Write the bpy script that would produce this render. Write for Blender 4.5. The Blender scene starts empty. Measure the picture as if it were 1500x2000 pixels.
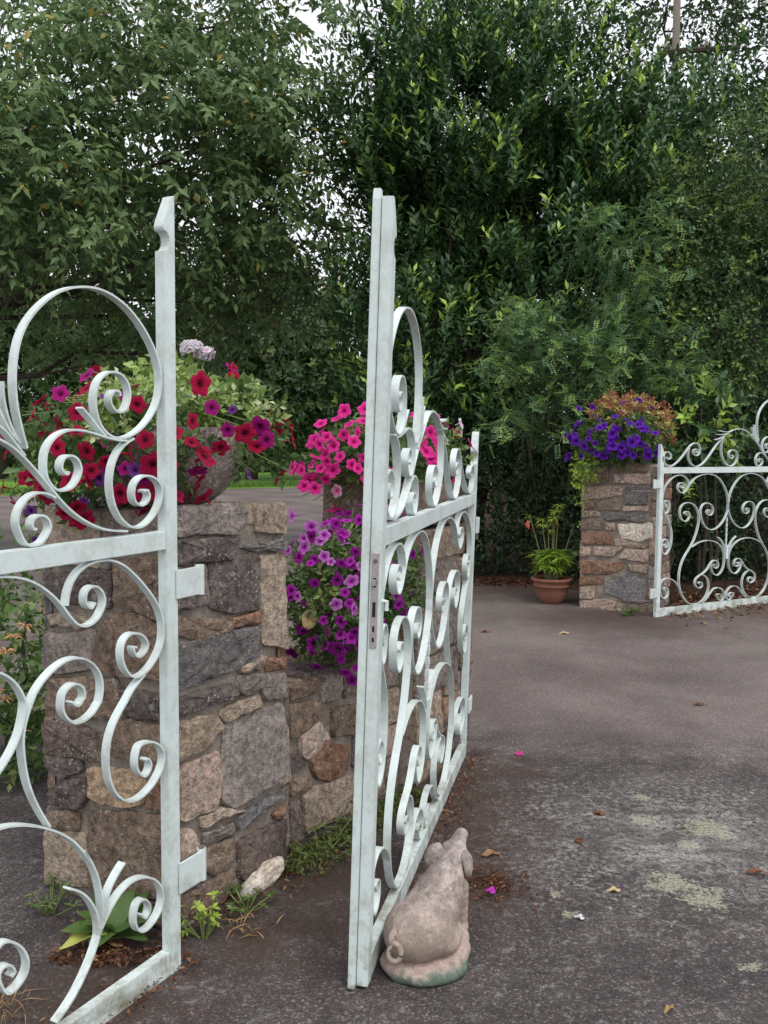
import bpy, bmesh, math, random
import numpy as np
from mathutils import Vector, Matrix, noise as mnoise
random.seed(7); rng = np.random.default_rng(7)
scene = bpy.context.scene
COL = scene.collection

# ---------------------------------------------------------------- camera
PITCH, ROLL, F = 0.0743, 0.0063, 1850.0
cam_d = bpy.data.cameras.new('camera'); cam = bpy.data.objects.new('camera', cam_d); COL.objects.link(cam)
fw = Vector((0, math.cos(PITCH), -math.sin(PITCH))); u0 = Vector((0, math.sin(PITCH), math.cos(PITCH))); r0 = Vector((1, 0, 0))
rt = r0*math.cos(ROLL) + u0*math.sin(ROLL); up = -r0*math.sin(ROLL) + u0*math.cos(ROLL)
cam.matrix_world = Matrix(((rt.x, up.x, -fw.x, 0), (rt.y, up.y, -fw.y, 0), (rt.z, up.z, -fw.z, 1.5), (0, 0, 0, 1)))
cam_d.sensor_fit = 'VERTICAL'; cam_d.sensor_height = 24; cam_d.sensor_width = 18; cam_d.lens = 24*F/2000
cam_d.clip_start = 0.05; cam_d.clip_end = 1500
scene.camera = cam

# ---------------------------------------------------------------- world, sun, exposure
SUN_EL, SUN_AZ = math.radians(58), math.radians(150)      # azimuth clockwise from +Y: from the right, behind the camera
world = bpy.data.worlds.new('World'); scene.world = world; world.use_nodes = True
nt = world.node_tree; nt.nodes.clear()
sky = nt.nodes.new('ShaderNodeTexSky'); sky.sky_type = 'NISHITA'; sky.sun_disc = False
sky.sun_elevation = SUN_EL; sky.sun_rotation = SUN_AZ; sky.dust_density = 4.0
bg1 = nt.nodes.new('ShaderNodeBackground'); bg1.inputs['Strength'].default_value = 0.06
hs = nt.nodes.new('ShaderNodeHueSaturation'); hs.inputs['Saturation'].default_value = 0.35
nt.links.new(sky.outputs[0], hs.inputs['Color']); nt.links.new(hs.outputs[0], bg1.inputs['Color'])
bg2 = nt.nodes.new('ShaderNodeBackground'); bg2.inputs['Color'].default_value = (0.93, 0.95, 1.0, 1); bg2.inputs['Strength'].default_value = 1.0
ad = nt.nodes.new('ShaderNodeAddShader'); wo = nt.nodes.new('ShaderNodeOutputWorld')
nt.links.new(bg1.outputs[0], ad.inputs[0]); nt.links.new(bg2.outputs[0], ad.inputs[1]); nt.links.new(ad.outputs[0], wo.inputs['Surface'])
sd = bpy.data.lights.new('sun', 'SUN'); sd.energy = 1.2; sd.angle = math.radians(22); sd.color = (1.0, 0.97, 0.93)
so = bpy.data.objects.new('sun', sd); COL.objects.link(so)
sdir = Vector((math.sin(SUN_AZ)*math.cos(SUN_EL), math.cos(SUN_AZ)*math.cos(SUN_EL), math.sin(SUN_EL)))
so.rotation_euler = sdir.to_track_quat('Z', 'Y').to_euler(); so.location = (4, -6, 9)
vs = scene.view_settings; vs.view_transform = 'Standard'; vs.look = 'None'; vs.exposure = 0.0; vs.gamma = 1.0; vs.use_curve_mapping = False
scene.render.engine = 'CYCLES'
scene.cycles.max_bounces = 6; scene.cycles.diffuse_bounces = 3; scene.cycles.glossy_bounces = 2; scene.cycles.transmission_bounces = 3

# ---------------------------------------------------------------- helpers
def tag(o, label=None, cat=None, group=None, kind=None):
    if label: o['label'] = label
    if cat: o['category'] = cat
    if group: o['group'] = group
    if kind: o['kind'] = kind
    return o
def empty(name, loc=(0, 0, 0), label=None, cat=None, group=None, mat=None):
    o = bpy.data.objects.new(name, None); COL.objects.link(o); o.location = loc
    if mat is not None: o.matrix_world = mat
    o.empty_display_size = 0.05
    return tag(o, label, cat, group)
def link(name, me, parent=None, m=None, smooth=False, loc=None):
    if m is not None and not me.materials: me.materials.append(m)
    if smooth: me.polygons.foreach_set('use_smooth', [True]*len(me.polygons))
    o = bpy.data.objects.new(name, me); COL.objects.link(o)
    if parent is not None: o.parent = parent
    if loc is not None: o.location = loc
    return o
def pydata(name, v, f, m=None, parent=None, smooth=False, loc=None):
    me = bpy.data.meshes.new(name); me.from_pydata([tuple(p) for p in v], [], f); me.update()
    return link(name, me, parent, m, smooth, loc)
class MB:
    def __init__(s): s.v = []; s.f = []
    def add(s, v, f):
        n = len(s.v); s.v += [tuple(p) for p in v]; s.f += [tuple(i+n for i in q) for q in f]; return s
    def box(s, a, b):
        x0, y0, z0 = a; x1, y1, z1 = b
        if x0 > x1: x0, x1 = x1, x0
        if y0 > y1: y0, y1 = y1, y0
        if z0 > z1: z0, z1 = z1, z0
        return s.add([(x0,y0,z0),(x1,y0,z0),(x1,y1,z0),(x0,y1,z0),(x0,y0,z1),(x1,y0,z1),(x1,y1,z1),(x0,y1,z1)],
                     [(0,3,2,1),(4,5,6,7),(0,1,5,4),(1,2,6,5),(2,3,7,6),(3,0,4,7)])
    def tube(s, pts, rad, n=6, cap=True):
        pts = [Vector(p) for p in pts]; rings = []
        if not hasattr(rad, '__len__'): rad = [rad]*len(pts)
        ref = Vector((0.3, 0.2, 1)).normalized()
        for i, p in enumerate(pts):
            d = (pts[min(i+1, len(pts)-1)] - pts[max(i-1, 0)]).normalized()
            a = d.cross(ref)
            if a.length < 1e-3: a = d.cross(Vector((1, 0, 0)))
            a.normalize(); b = d.cross(a)
            rings.append([p + (a*math.cos(2*math.pi*k/n) + b*math.sin(2*math.pi*k/n))*rad[i] for k in range(n)])
        v = [q for r in rings for q in r]; f = []
        for i in range(len(pts)-1):
            for k in range(n):
                f.append((i*n+k, i*n+(k+1) % n, (i+1)*n+(k+1) % n, (i+1)*n+k))
        if cap: f.append(tuple(range(n))[::-1]); f.append(tuple((len(pts)-1)*n+k for k in range(n)))
        return s.add(v, f)
    def build(s, name, m=None, parent=None, smooth=False, loc=None): return pydata(name, s.v, s.f, m, parent, smooth, loc)

# ---------------------------------------------------------------- materials
def lin(r, g, b):
    c = [x/255 for x in (r, g, b)]
    return tuple(x/12.92 if x <= 0.04045 else ((x+0.055)/1.055)**2.4 for x in c) + (1,)
class NT:
    def __init__(s, name):
        s.m = bpy.data.materials.new(name); s.m.use_nodes = True; s.t = s.m.node_tree; s.t.nodes.clear()
        s.out = s.n('ShaderNodeOutputMaterial')
    def n(s, typ, **kw):
        x = s.t.nodes.new(typ)
        for k, v in kw.items():
            if k in x.inputs.keys() if hasattr(x.inputs, 'keys') else False: pass
            setattr(x, k, v)
        return x
    def l(s, a, b): s.t.links.new(a, b)
    def coord(s, which='Object'):
        return s.n('ShaderNodeTexCoord').outputs[which]
    def noise(s, co, scale, detail=3, rough=0.55, dist=0):
        x = s.n('ShaderNodeTexNoise'); x.inputs['Scale'].default_value = scale; x.inputs['Detail'].default_value = detail
        x.inputs['Roughness'].default_value = rough; x.inputs['Distortion'].default_value = dist
        s.l(co, x.inputs['Vector']); return x.outputs['Fac']
    def voro(s, co, scale, out='Distance', feature='F1'):
        x = s.n('ShaderNodeTexVoronoi'); x.feature = feature; x.inputs['Scale'].default_value = scale; s.l(co, x.inputs['Vector']); return x.outputs[out]
    def ramp(s, fac, stops, interp='LINEAR'):
        x = s.n('ShaderNodeValToRGB'); r = x.color_ramp; r.interpolation = interp
        while len(r.elements) < len(stops): r.elements.new(0.5)
        for e, (p, c) in zip(r.elements, stops):
            e.position = p; e.color = c if len(c) == 4 else tuple(c)+(1,)
        s.l(fac, x.inputs['Fac']); return x.outputs['Color']
    def mix(s, fac, a, b, mode='MIX'):
        x = s.n('ShaderNodeMix'); x.data_type = 'RGBA'; x.blend_type = mode
        for sock, val in ((x.inputs[0], fac), (x.inputs[6], a), (x.inputs[7], b)):
            if isinstance(val, (int, float)): sock.default_value = val
            elif isinstance(val, tuple): sock.default_value = val if len(val) == 4 else val+(1,)
            else: s.l(val, sock)
        return x.outputs[2]
    def math(s, op, a, b=0.0, clamp=False):
        x = s.n('ShaderNodeMath'); x.operation = op; x.use_clamp = clamp
        for sock, val in ((x.inputs[0], a), (x.inputs[1], b)):
            if isinstance(val, (int, float)): sock.default_value = val
            else: s.l(val, sock)
        return x.outputs[0]
    def offset(s, co, amount=37.0):
        oi = s.n('ShaderNodeObjectInfo'); x = s.n('ShaderNodeVectorMath'); x.operation = 'ADD'
        y = s.math('MULTIPLY', oi.outputs['Random'], amount); c = s.n('ShaderNodeCombineXYZ')
        for i in range(3): s.l(y, c.inputs[i])
        s.l(co, x.inputs[0]); s.l(c.outputs[0], x.inputs[1]); return x.outputs[0], oi.outputs['Random']
    def bump(s, h, strength=0.5, dist=0.005):
        x = s.n('ShaderNodeBump'); x.inputs['Strength'].default_value = strength; x.inputs['Distance'].default_value = dist
        s.l(h, x.inputs['Height']); return x.outputs['Normal']
    def bsdf(s, color, rough=0.8, normal=None, spec=0.3, sheen=0):
        x = s.n('ShaderNodeBsdfPrincipled')
        if isinstance(color, tuple): x.inputs['Base Color'].default_value = color
        else: s.l(color, x.inputs['Base Color'])
        if isinstance(rough, (int, float)): x.inputs['Roughness'].default_value = rough
        else: s.l(rough, x.inputs['Roughness'])
        x.inputs['Specular IOR Level'].default_value = spec
        if normal is not None: s.l(normal, x.inputs['Normal'])
        return x.outputs[0]
    def fin(s, sh): s.l(sh, s.out.inputs['Surface']); return s.m

def mix3(a, b, t): return tuple(x*(1-t)+y*t for x, y in zip(a, b))
KS = (1.74, 1.70, 1.60)
def stone_mat(name, base, alt, speck=0.5, rough=0.9):
    g = NT(name); co = g.coord(); co, rnd = g.offset(co)
    n1 = g.noise(co, 7, 4, 0.6, 0.4); n2 = g.noise(co, 45, 4, 0.65); n3 = g.noise(co, 160, 2, 0.6)
    base = tuple(min(x*k, .8) for x, k in zip(base, KS))+(1,); alt = tuple(min(x*k, .8) for x, k in zip(alt, KS))+(1,)
    c = g.mix(g.ramp(n1, [(0.32, (0, 0, 0)), (0.68, (1, 1, 1))]), base, alt)
    n4 = g.noise(co, 18, 5, 0.7, 1.0); c = g.mix(g.ramp(n4, [(0.50, (0, 0, 0)), (0.66, (0.75, 0.75, 0.75))]), c, tuple(x*.52 for x in base[:3])+(1,))
    c = g.mix(0.75, c, g.ramp(n2, [(0.28, (0.3, 0.29, 0.29)), (0.5, (0.95, 0.95, 0.95)), (0.75, (1.75, 1.7, 1.65))]), 'MULTIPLY')
    c = g.mix(g.math('MULTIPLY', rnd, 0.45), c, g.mix(0.5, c, (0.62, 0.55, 0.5, 1)), 'MULTIPLY')
    # grains of quartz and small pale lichen spots
    v = g.voro(co, 85, 'Color'); sp = g.n('ShaderNodeSeparateColor'); g.l(v, sp.inputs[0])
    vd = g.voro(co, 85)
    dot = g.math('MULTIPLY', g.math('GREATER_THAN', sp.outputs[0], 1-0.30*speck), g.math('LESS_THAN', vd, 0.34))
    dot = g.math('MULTIPLY', dot, g.ramp(g.noise(co, 9, 2), [(0.42, (0, 0, 0)), (0.6, (1, 1, 1))]))
    c = g.mix(g.math('MULTIPLY', dot, 0.7), c, (0.48, 0.45, 0.43, 1))
    v2 = g.voro(co, 22, 'Color'); sp2 = g.n('ShaderNodeSeparateColor'); g.l(v2, sp2.inputs[0]); vd2 = g.math('ADD', g.voro(co, 22), g.math('MULTIPLY', n3, 0.25))
    blot = g.math('MULTIPLY', g.math('GREATER_THAN', sp2.outputs[1], 1-0.12*speck), g.math('LESS_THAN', vd2, 0.36))
    c = g.mix(g.math('MULTIPLY', blot, 0.6), c, (0.36, 0.36, 0.30, 1))
    h = g.math('ADD', g.math('MULTIPLY', n2, 0.7), g.math('MULTIPLY', n3, 0.3)); h = g.math('ADD', h, g.math('MULTIPLY', n1, 1.2))
    return g.fin(g.bsdf(c, rough, g.bump(h, 1.0, 0.02), 0.25))
SM = {
 'grey':  stone_mat('stone_grey', (0.150, 0.130, 0.128, 1), (0.230, 0.200, 0.185, 1), 0.9),
 'dark':  stone_mat('stone_dark', (0.085, 0.070, 0.072, 1), (0.140, 0.120, 0.115, 1), 1.2),
 'slate': stone_mat('stone_slate', (0.112, 0.110, 0.118, 1), (0.165, 0.158, 0.162, 1), 0.5),
 'brown': stone_mat('stone_brown', (0.120, 0.088, 0.070, 1), (0.200, 0.155, 0.125, 1), 0.8),
 'tan':   stone_mat('stone_tan', (0.230, 0.185, 0.150, 1), (0.300, 0.250, 0.210, 1), 0.6),
 'pink':  stone_mat('stone_pink', (0.265, 0.200, 0.175, 1), (0.330, 0.265, 0.235, 1), 0.8),
 'rust':  stone_mat('stone_rust', (0.165, 0.095, 0.066, 1), (0.220, 0.150, 0.115, 1), 0.3),
 'maroon':stone_mat('stone_maroon', (0.078, 0.060, 0.055, 1), (0.150, 0.116, 0.105, 1), 1.6),
 'pale':  stone_mat('stone_pale', (0.480, 0.380, 0.330, 1), (0.600, 0.500, 0.440, 1), 0.5),
 'pale2': stone_mat('stone_sandy', (0.300, 0.225, 0.160, 1), (0.350, 0.270, 0.200, 1), 0.0),
}
def mortar_mat():
    g = NT('mortar'); co = g.coord(); n = g.noise(co, 12, 5, 0.6); n2 = g.noise(co, 120, 3)
    c = g.ramp(n, [(0.3, (0.17, 0.145, 0.12)), (0.7, (0.36, 0.31, 0.26))]); c = g.mix(0.5, c, g.ramp(n2, [(0.3, (0.4, 0.4, 0.4)), (0.7, (1.3, 1.3, 1.3))]), 'MULTIPLY')
    return g.fin(g.bsdf(c, 0.95, g.bump(g.math('ADD', n, g.math('MULTIPLY', n2, 0.4)), 0.9, 0.01), 0.1))
M_MORTAR = mortar_mat()
def paint_mat():
    g = NT('mint_gate_paint'); co = g.coord(); geo = g.n('ShaderNodeNewGeometry')
    sep = g.n('ShaderNodeSeparateXYZ'); g.l(geo.outputs['Position'], sep.inputs[0])
    n1 = g.noise(co, 9, 4, 0.65); n2 = g.noise(co, 60, 4, 0.7); 
    c = g.mix(n1, (0.61, 0.70, 0.685, 1), (0.69, 0.765, 0.745, 1))
    streak = g.ramp(g.math('ADD', g.math('MULTIPLY', n1, 0.75), g.math('MULTIPLY', n2, 0.35)), [(0.50, (0, 0, 0)), (0.72, (1, 1, 1))])
    low = g.n('ShaderNodeMapRange'); low.inputs['From Min'].default_value = 0.02; low.inputs['From Max'].default_value = 0.32
    low.inputs['To Min'].default_value = 1.0; low.inputs['To Max'].default_value = 0.42; g.l(sep.outputs[2], low.inputs['Value'])
    c = g.mix(g.math('MULTIPLY', streak, low.outputs[0]), c, (0.23, 0.23, 0.16, 1))
    low2 = g.n('ShaderNodeMapRange'); low2.inputs['From Min'].default_value = 0.0; low2.inputs['From Max'].default_value = 0.14
    low2.inputs['To Min'].default_value = 0.75; low2.inputs['To Max'].default_value = 0.0; g.l(sep.outputs[2], low2.inputs['Value'])
    c = g.mix(g.math('MULTIPLY', low2.outputs[0], g.ramp(g.noise(co, 16, 5, 0.7), [(0.46, (0, 0, 0)), (0.66, (1, 1, 1))])), c, (0.22, 0.20, 0.13, 1))
    chip = g.ramp(g.noise(co, 38, 5, 0.75), [(0.70, (0, 0, 0)), (0.735, (1, 1, 1))])
    c = g.mix(chip, c, (0.16, 0.10, 0.07, 1))
    return g.fin(g.bsdf(c, 0.42, g.bump(n2, 0.25, 0.002), 0.4))
M_PAINT = paint_mat()
def simple(name, c, rough=0.7, spec=0.3, scale=30, var=0.35, bump=0.3, metal=0):
    g = NT(name); co = g.coord(); n = g.noise(co, scale, 4)
    c2 = tuple(x*(1-var) for x in c[:3])+(1,)
    col = g.mix(n, c2, tuple(min(x*(1+var*0.6), 1) for x in c[:3])+(1,))
    b = g.bsdf(col, rough, g.bump(n, bump, 0.003), spec); m = g.fin(b)
    if metal: b.node.inputs['Metallic'].default_value = metal
    return m
M_RUST = simple('rusty_steel', (0.16, 0.13, 0.12, 1), 0.6, 0.5, 90, 0.5)
M_LOCK = simple('worn_lock_steel', (0.46, 0.40, 0.40, 1), 0.45, 0.5, 120, 0.4, metal=0.35)
M_HOLE = simple('dark_hole', (0.02, 0.018, 0.018, 1), 0.9)
M_BARK = simple('bark', (0.085, 0.068, 0.055, 1), 0.95, 0.1, 14, 0.6, 0.9)
M_BARKL = simple('light_bark', (0.20, 0.17, 0.14, 1), 0.9, 0.1, 20, 0.4, 0.6)
M_STEM = simple('green_stem', (0.16, 0.22, 0.06, 1), 0.6)
M_CANE = simple('cane', (0.20, 0.20, 0.09, 1), 0.7)
M_SOIL = simple('potting_soil', (0.035, 0.025, 0.02, 1), 0.95, 0.1, 60, 0.6, 0.9)
M_TERRA = simple('terracotta', (0.25, 0.110, 0.075, 1), 0.85, 0.2, 12, 0.35, 0.3)
def leaf_mat(name, dark, mid, young, rough=0.42, trans=0.28, spec=0.4):
    g = NT(name); at = g.n('ShaderNodeAttribute'); at.attribute_name = 'tint'
    c = g.ramp(at.outputs['Fac'], [(0.0, dark), (0.62, mid), (0.86, mix3(mid, young, 0.55)), (1.0, young)])
    b = g.bsdf(c, rough, None, spec); tr = g.n('ShaderNodeBsdfTranslucent'); g.l(g.mix(0.5, c, (0.30, 0.42, 0.05, 1), 'MIX') if False else c, tr.inputs['Color'])
    mx = g.n('ShaderNodeMixShader'); mx.inputs[0].default_value = trans; g.l(b, mx.inputs[1]); g.l(tr.outputs[0], mx.inputs[2])
    return g.fin(mx.outputs[0])
L_CHERRY = leaf_mat('cherry_leaf', (0.040, 0.085, 0.030), (0.180, 0.275, 0.105), (0.45, 0.32, 0.06), 0.48, 0.30, 0.3)
L_LAUREL = leaf_mat('laurel_leaf', (0.020, 0.056, 0.022), (0.090, 0.180, 0.066), (0.46, 0.66, 0.11), 0.38, 0.24)
L_FAR = leaf_mat('woodland_leaf', (0.032, 0.060, 0.024), (0.090, 0.150, 0.055), (0.20, 0.25, 0.08))
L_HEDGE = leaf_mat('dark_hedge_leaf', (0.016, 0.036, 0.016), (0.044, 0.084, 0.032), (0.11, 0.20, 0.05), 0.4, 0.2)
L_ROSE = leaf_mat('pinnate_leaf', (0.075, 0.150, 0.075), (0.150, 0.270, 0.120), (0.36, 0.52, 0.13))
L_PRIVET = leaf_mat('olive_leaf', (0.036, 0.074, 0.026), (0.090, 0.155, 0.052), (0.32, 0.44, 0.10))
L_PET = leaf_mat('petunia_leaf', (0.055, 0.110, 0.030), (0.130, 0.220, 0.060), (0.36, 0.44, 0.16))
L_LIME = leaf_mat('lime_leaf', (0.17, 0.27, 0.05), (0.34, 0.46, 0.13), (0.60, 0.66, 0.36))
L_MOSS = leaf_mat('moss_leaf', (0.045, 0.07, 0.02), (0.13, 0.18, 0.045), (0.30, 0.30, 0.10), .8)
L_EUPH = leaf_mat('spurge_leaf', (0.14, 0.27, 0.03), (0.34, 0.50, 0.07), (0.62, 0.66, 0.16))
L_RED = leaf_mat('coral_leaf', (0.30, 0.10, 0.06), (0.48, 0.18, 0.10), (0.50, 0.48, 0.14))
L_DEAD = leaf_mat('dead_leaf', (0.045, 0.018, 0.012), (0.15, 0.060, 0.032), (0.38, 0.24, 0.13), 0.8, 0.1, 0.15)
L_GRASS = leaf_mat('grass_blade', (0.050, 0.120, 0.020), (0.095, 0.190, 0.030), (0.22, 0.30, 0.07), 0.6)
L_STRAW = leaf_mat('dry_straw', (0.28, 0.17, 0.08), (0.42, 0.28, 0.13), (0.55, 0.42, 0.24), 0.8, 0.15, 0.1)
def petal_mat(name, inner, outer, edge=None, vein=0.5):
    g = NT(name); at = g.n('ShaderNodeAttribute'); at.attribute_name = 'tint'; oi = g.n('ShaderNodeObjectInfo')
    st = [(0.0, inner), (0.14, inner), (0.40, outer), (1.0, edge or outer)]
    c = g.ramp(at.outputs['Fac'], st)
    c = g.mix(g.math('MULTIPLY', oi.outputs['Random'], 0.30), c, (0.45, 0.45, 0.50, 1), 'MULTIPLY')
    co = g.coord(); nz = g.noise(co, 3.5, 3, .6); c = g.mix(.45, c, g.ramp(nz, [(.3, (.6, .55, .6)), (.65, (1.3, 1.3, 1.3))]), 'MULTIPLY')
    b = g.bsdf(c, 0.6, g.bump(g.noise(co, 6, 2), .5, .15), 0.2); tr = g.n('ShaderNodeBsdfTranslucent'); g.l(c, tr.inputs['Color'])
    mx = g.n('ShaderNodeMixShader'); mx.inputs[0].default_value = 0.3; g.l(b, mx.inputs[1]); g.l(tr.outputs[0], mx.inputs[2])
    return g.fin(mx.outputs[0])
P_RED = petal_mat('crimson_petal', (0.10, 0.003, 0.02), (0.50, 0.006, 0.055), (0.56, 0.012, 0.085))
P_MAG = petal_mat('magenta_petal', (0.10, 0.0, 0.06), (0.44, 0.008, 0.20), (0.50, 0.02, 0.26))
P_PUR = petal_mat('violet_red_petal', (0.06, 0.005, 0.08), (0.22, 0.05, 0.34), (0.30, 0.10, 0.46))
P_PINK = petal_mat('hot_pink_petal', (0.35, 0.0, 0.10), (0.98, 0.030, 0.34), (0.98, 0.075, 0.44))
P_PALE = petal_mat('pale_pink_petal', (0.85, 0.04, 0.28), (0.90, 0.30, 0.50), (0.92, 0.62, 0.74))
P_LIL = petal_mat('purple_petal', (0.14, 0.0, 0.13), (0.56, 0.022, 0.50), (0.62, 0.06, 0.58))
P_LILB = petal_mat('lilac_petal', (0.30, 0.01, 0.30), (0.68, 0.13, 0.68), (0.82, 0.38, 0.82))
P_LILD = petal_mat('plum_petal', (0.05, 0.0, 0.05), (0.30, 0.008, 0.27), (0.44, 0.02, 0.42))
P_VIO = petal_mat('violet_petal', (0.05, 0.0, 0.12), (0.15, 0.015, 0.50), (0.22, 0.04, 0.62))
P_WHITE = petal_mat('white_petal', (0.80, 0.30, 0.50), (0.90, 0.78, 0.86), (0.95, 0.92, 0.95))
P_PEACH = petal_mat('peach_petal', (0.75, 0.45, 0.14), (0.80, 0.50, 0.25), (0.80, 0.42, 0.30))
P_SCAR = petal_mat('scarlet_petal', (0.60, 0.01, 0.04), (0.75, 0.012, 0.05), (0.80, 0.04, 0.08))
# ---------------------------------------------------------------- measured shapes (metres)
LC={'loop': [(0.457,1.498),(0.472,1.545),(0.483,1.589),(0.487,1.633),(0.485,1.674),(0.479,1.713),(0.466,1.753),(0.444,1.788),(0.411,1.822),(0.369,1.854),(0.326,1.873),(0.278,1.884),(0.228,1.886),(0.18,1.876),(0.13,1.855),(0.088,1.823),(0.053,1.787),(0.026,1.749),(0.01,1.71),(0.004,1.674),(0.009,1.636),(0.024,1.602),(0.052,1.568),(0.09,1.54),(0.129,1.523),(0.167,1.519),(0.2,1.526),(0.224,1.545),(0.239,1.57),(0.246,1.604),(0.244,1.635),(0.232,1.662),(0.21,1.681),(0.182,1.689),(0.153,1.683),(0.132,1.665),(0.122,1.641),(0.125,1.614),(0.141,1.593),(0.164,1.586),(0.183,1.595),(0.193,1.612),(0.19,1.629),(0.176,1.64),(0.162,1.636),(0.16,1.627)],'s1': [(0.138,1.514),(0.175,1.516),(0.216,1.524),(0.255,1.534),(0.293,1.541),(0.33,1.542),(0.363,1.531),(0.388,1.513),(0.402,1.489),(0.406,1.462),(0.402,1.435),(0.392,1.416),(0.372,1.4),(0.347,1.395),(0.321,1.402),(0.302,1.421),(0.295,1.446),(0.304,1.468),(0.324,1.479),(0.344,1.475),(0.355,1.461),(0.354,1.445),(0.341,1.435),(0.334,1.441)],'leafa': [(0.289,1.594),(0.266,1.575),(0.243,1.553),(0.224,1.536),(0.21,1.526)],'s2': [(0.112,1.52),(0.138,1.51),(0.163,1.492),(0.182,1.466),(0.193,1.434),(0.196,1.402),(0.192,1.37),(0.179,1.336),(0.156,1.308),(0.122,1.287),(0.083,1.285),(0.042,1.308),(0.014,1.338),(0.002,1.371),(0.009,1.397),(0.032,1.416),(0.064,1.425),(0.091,1.42),(0.108,1.401),(0.115,1.377),(0.109,1.356),(0.087,1.345),(0.065,1.352),(0.056,1.368),(0.064,1.384),(0.078,1.381)],'stem': [(0.552,1.527),(0.524,1.515),(0.499,1.503),(0.48,1.49),(0.451,1.464),(0.417,1.433),(0.39,1.405),(0.362,1.374),(0.322,1.34),(0.277,1.314),(0.23,1.295),(0.186,1.286),(0.14,1.282)],'sp1': [(0.52,1.645),(0.518,1.608),(0.509,1.57),(0.494,1.535),(0.476,1.511)],'sp2': [(0.55,1.617),(0.532,1.585),(0.517,1.557),(0.5,1.532),(0.476,1.509)],'sp3': [(0.551,1.558),(0.527,1.545),(0.505,1.527),(0.486,1.506),(0.464,1.482)],'s5': [(0.376,1.381),(0.401,1.394),(0.428,1.398),(0.455,1.388),(0.476,1.37),(0.485,1.347),(0.487,1.326),(0.481,1.302),(0.464,1.281),(0.444,1.275),(0.42,1.28),(0.402,1.297),(0.393,1.315),(0.402,1.335),(0.421,1.343),(0.439,1.338),(0.447,1.325),(0.443,1.313),(0.434,1.313)],'s6': [(0.558,1.216),(0.521,1.214),(0.485,1.207),(0.449,1.193),(0.415,1.172),(0.383,1.145),(0.358,1.119),(0.34,1.093),(0.315,1.066),(0.288,1.057),(0.257,1.063),(0.233,1.084),(0.219,1.112),(0.228,1.139),(0.252,1.154),(0.275,1.152),(0.287,1.136),(0.285,1.113),(0.268,1.102),(0.256,1.114)],'s7': [(0.347,1.12),(0.343,1.147),(0.332,1.174),(0.309,1.199),(0.274,1.215),(0.235,1.221),(0.195,1.215),(0.153,1.197),(0.106,1.159),(0.062,1.116),(0.025,1.072),(0.006,1.031),(0.003,0.995),(0.009,0.961),(0.028,0.933),(0.058,0.907),(0.092,0.89),(0.125,0.892),(0.151,0.915),(0.166,0.949),(0.166,0.976),(0.155,0.998),(0.133,1.011),(0.107,1.012),(0.08,0.997),(0.069,0.973),(0.078,0.953),(0.103,0.945),(0.119,0.958),(0.123,0.974),(0.111,0.973)],'s8': [(0.081,0.893),(0.099,0.882),(0.13,0.864),(0.148,0.837),(0.173,0.817),(0.199,0.786),(0.215,0.751),(0.221,0.717),(0.221,0.68),(0.214,0.641),(0.197,0.605),(0.167,0.576),(0.137,0.562),(0.101,0.56),(0.065,0.573),(0.032,0.595),(0.011,0.621),(0.006,0.652),(0.018,0.678),(0.046,0.701),(0.078,0.709),(0.103,0.703),(0.117,0.682),(0.119,0.655),(0.11,0.63),(0.087,0.616),(0.069,0.623),(0.062,0.643),(0.073,0.661),(0.083,0.658)],'s9': [(0.413,0.598),(0.437,0.638),(0.457,0.677),(0.474,0.721),(0.482,0.762),(0.487,0.805),(0.487,0.84),(0.48,0.868),(0.469,0.892),(0.457,0.914),(0.446,0.934),(0.418,0.96),(0.379,0.982),(0.342,0.991),(0.308,0.987),(0.277,0.972),(0.25,0.946),(0.236,0.916),(0.235,0.886),(0.243,0.861),(0.247,0.856),(0.267,0.834),(0.299,0.824),(0.329,0.824),(0.353,0.842),(0.365,0.866),(0.366,0.889),(0.36,0.909),(0.343,0.922),(0.32,0.923),(0.3,0.907),(0.296,0.886),(0.304,0.877),(0.313,0.869),(0.325,0.871),(0.338,0.883)],'s10': [(0.562,1.009),(0.534,0.996),(0.509,0.975),(0.49,0.95),(0.479,0.923),(0.478,0.908),(0.482,0.879),(0.494,0.845),(0.515,0.813),(0.538,0.788),(0.567,0.765)],'s10b': [(0.563,0.946),(0.557,0.936),(0.555,0.917),(0.564,0.901)],'s11': [(0.569,0.648),(0.538,0.646),(0.499,0.635),(0.458,0.617),(0.42,0.597),(0.381,0.571),(0.344,0.54),(0.314,0.503),(0.291,0.467),(0.307,0.496),(0.28,0.456),(0.26,0.408),(0.251,0.364),(0.247,0.329),(0.247,0.295),(0.254,0.268),(0.266,0.24),(0.287,0.204),(0.315,0.17),(0.342,0.142),(0.373,0.12),(0.406,0.103)],'st12': [(0.166,0.408),(0.192,0.389),(0.218,0.362),(0.233,0.332),(0.246,0.292)],'st13': [(0.357,0.421),(0.327,0.404),(0.3,0.377),(0.281,0.347),(0.265,0.313),(0.259,0.282),(0.26,0.249)],'s14': [(0.255,0.265),(0.233,0.292),(0.208,0.318),(0.178,0.337),(0.139,0.349),(0.094,0.342),(0.053,0.319),(0.024,0.285),(0.015,0.248),(0.025,0.216),(0.053,0.194),(0.086,0.183),(0.113,0.191),(0.131,0.219),(0.131,0.251),(0.117,0.274),(0.094,0.277),(0.074,0.254),(0.074,0.232),(0.09,0.222),(0.108,0.241)],'s15': [(0.575,0.371),(0.552,0.379),(0.527,0.371),(0.501,0.343),(0.484,0.307),(0.486,0.279),(0.502,0.259),(0.529,0.251),(0.548,0.256),(0.566,0.282),(0.568,0.308),(0.557,0.321),(0.537,0.317),(0.525,0.296),(0.535,0.288)]}
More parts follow.
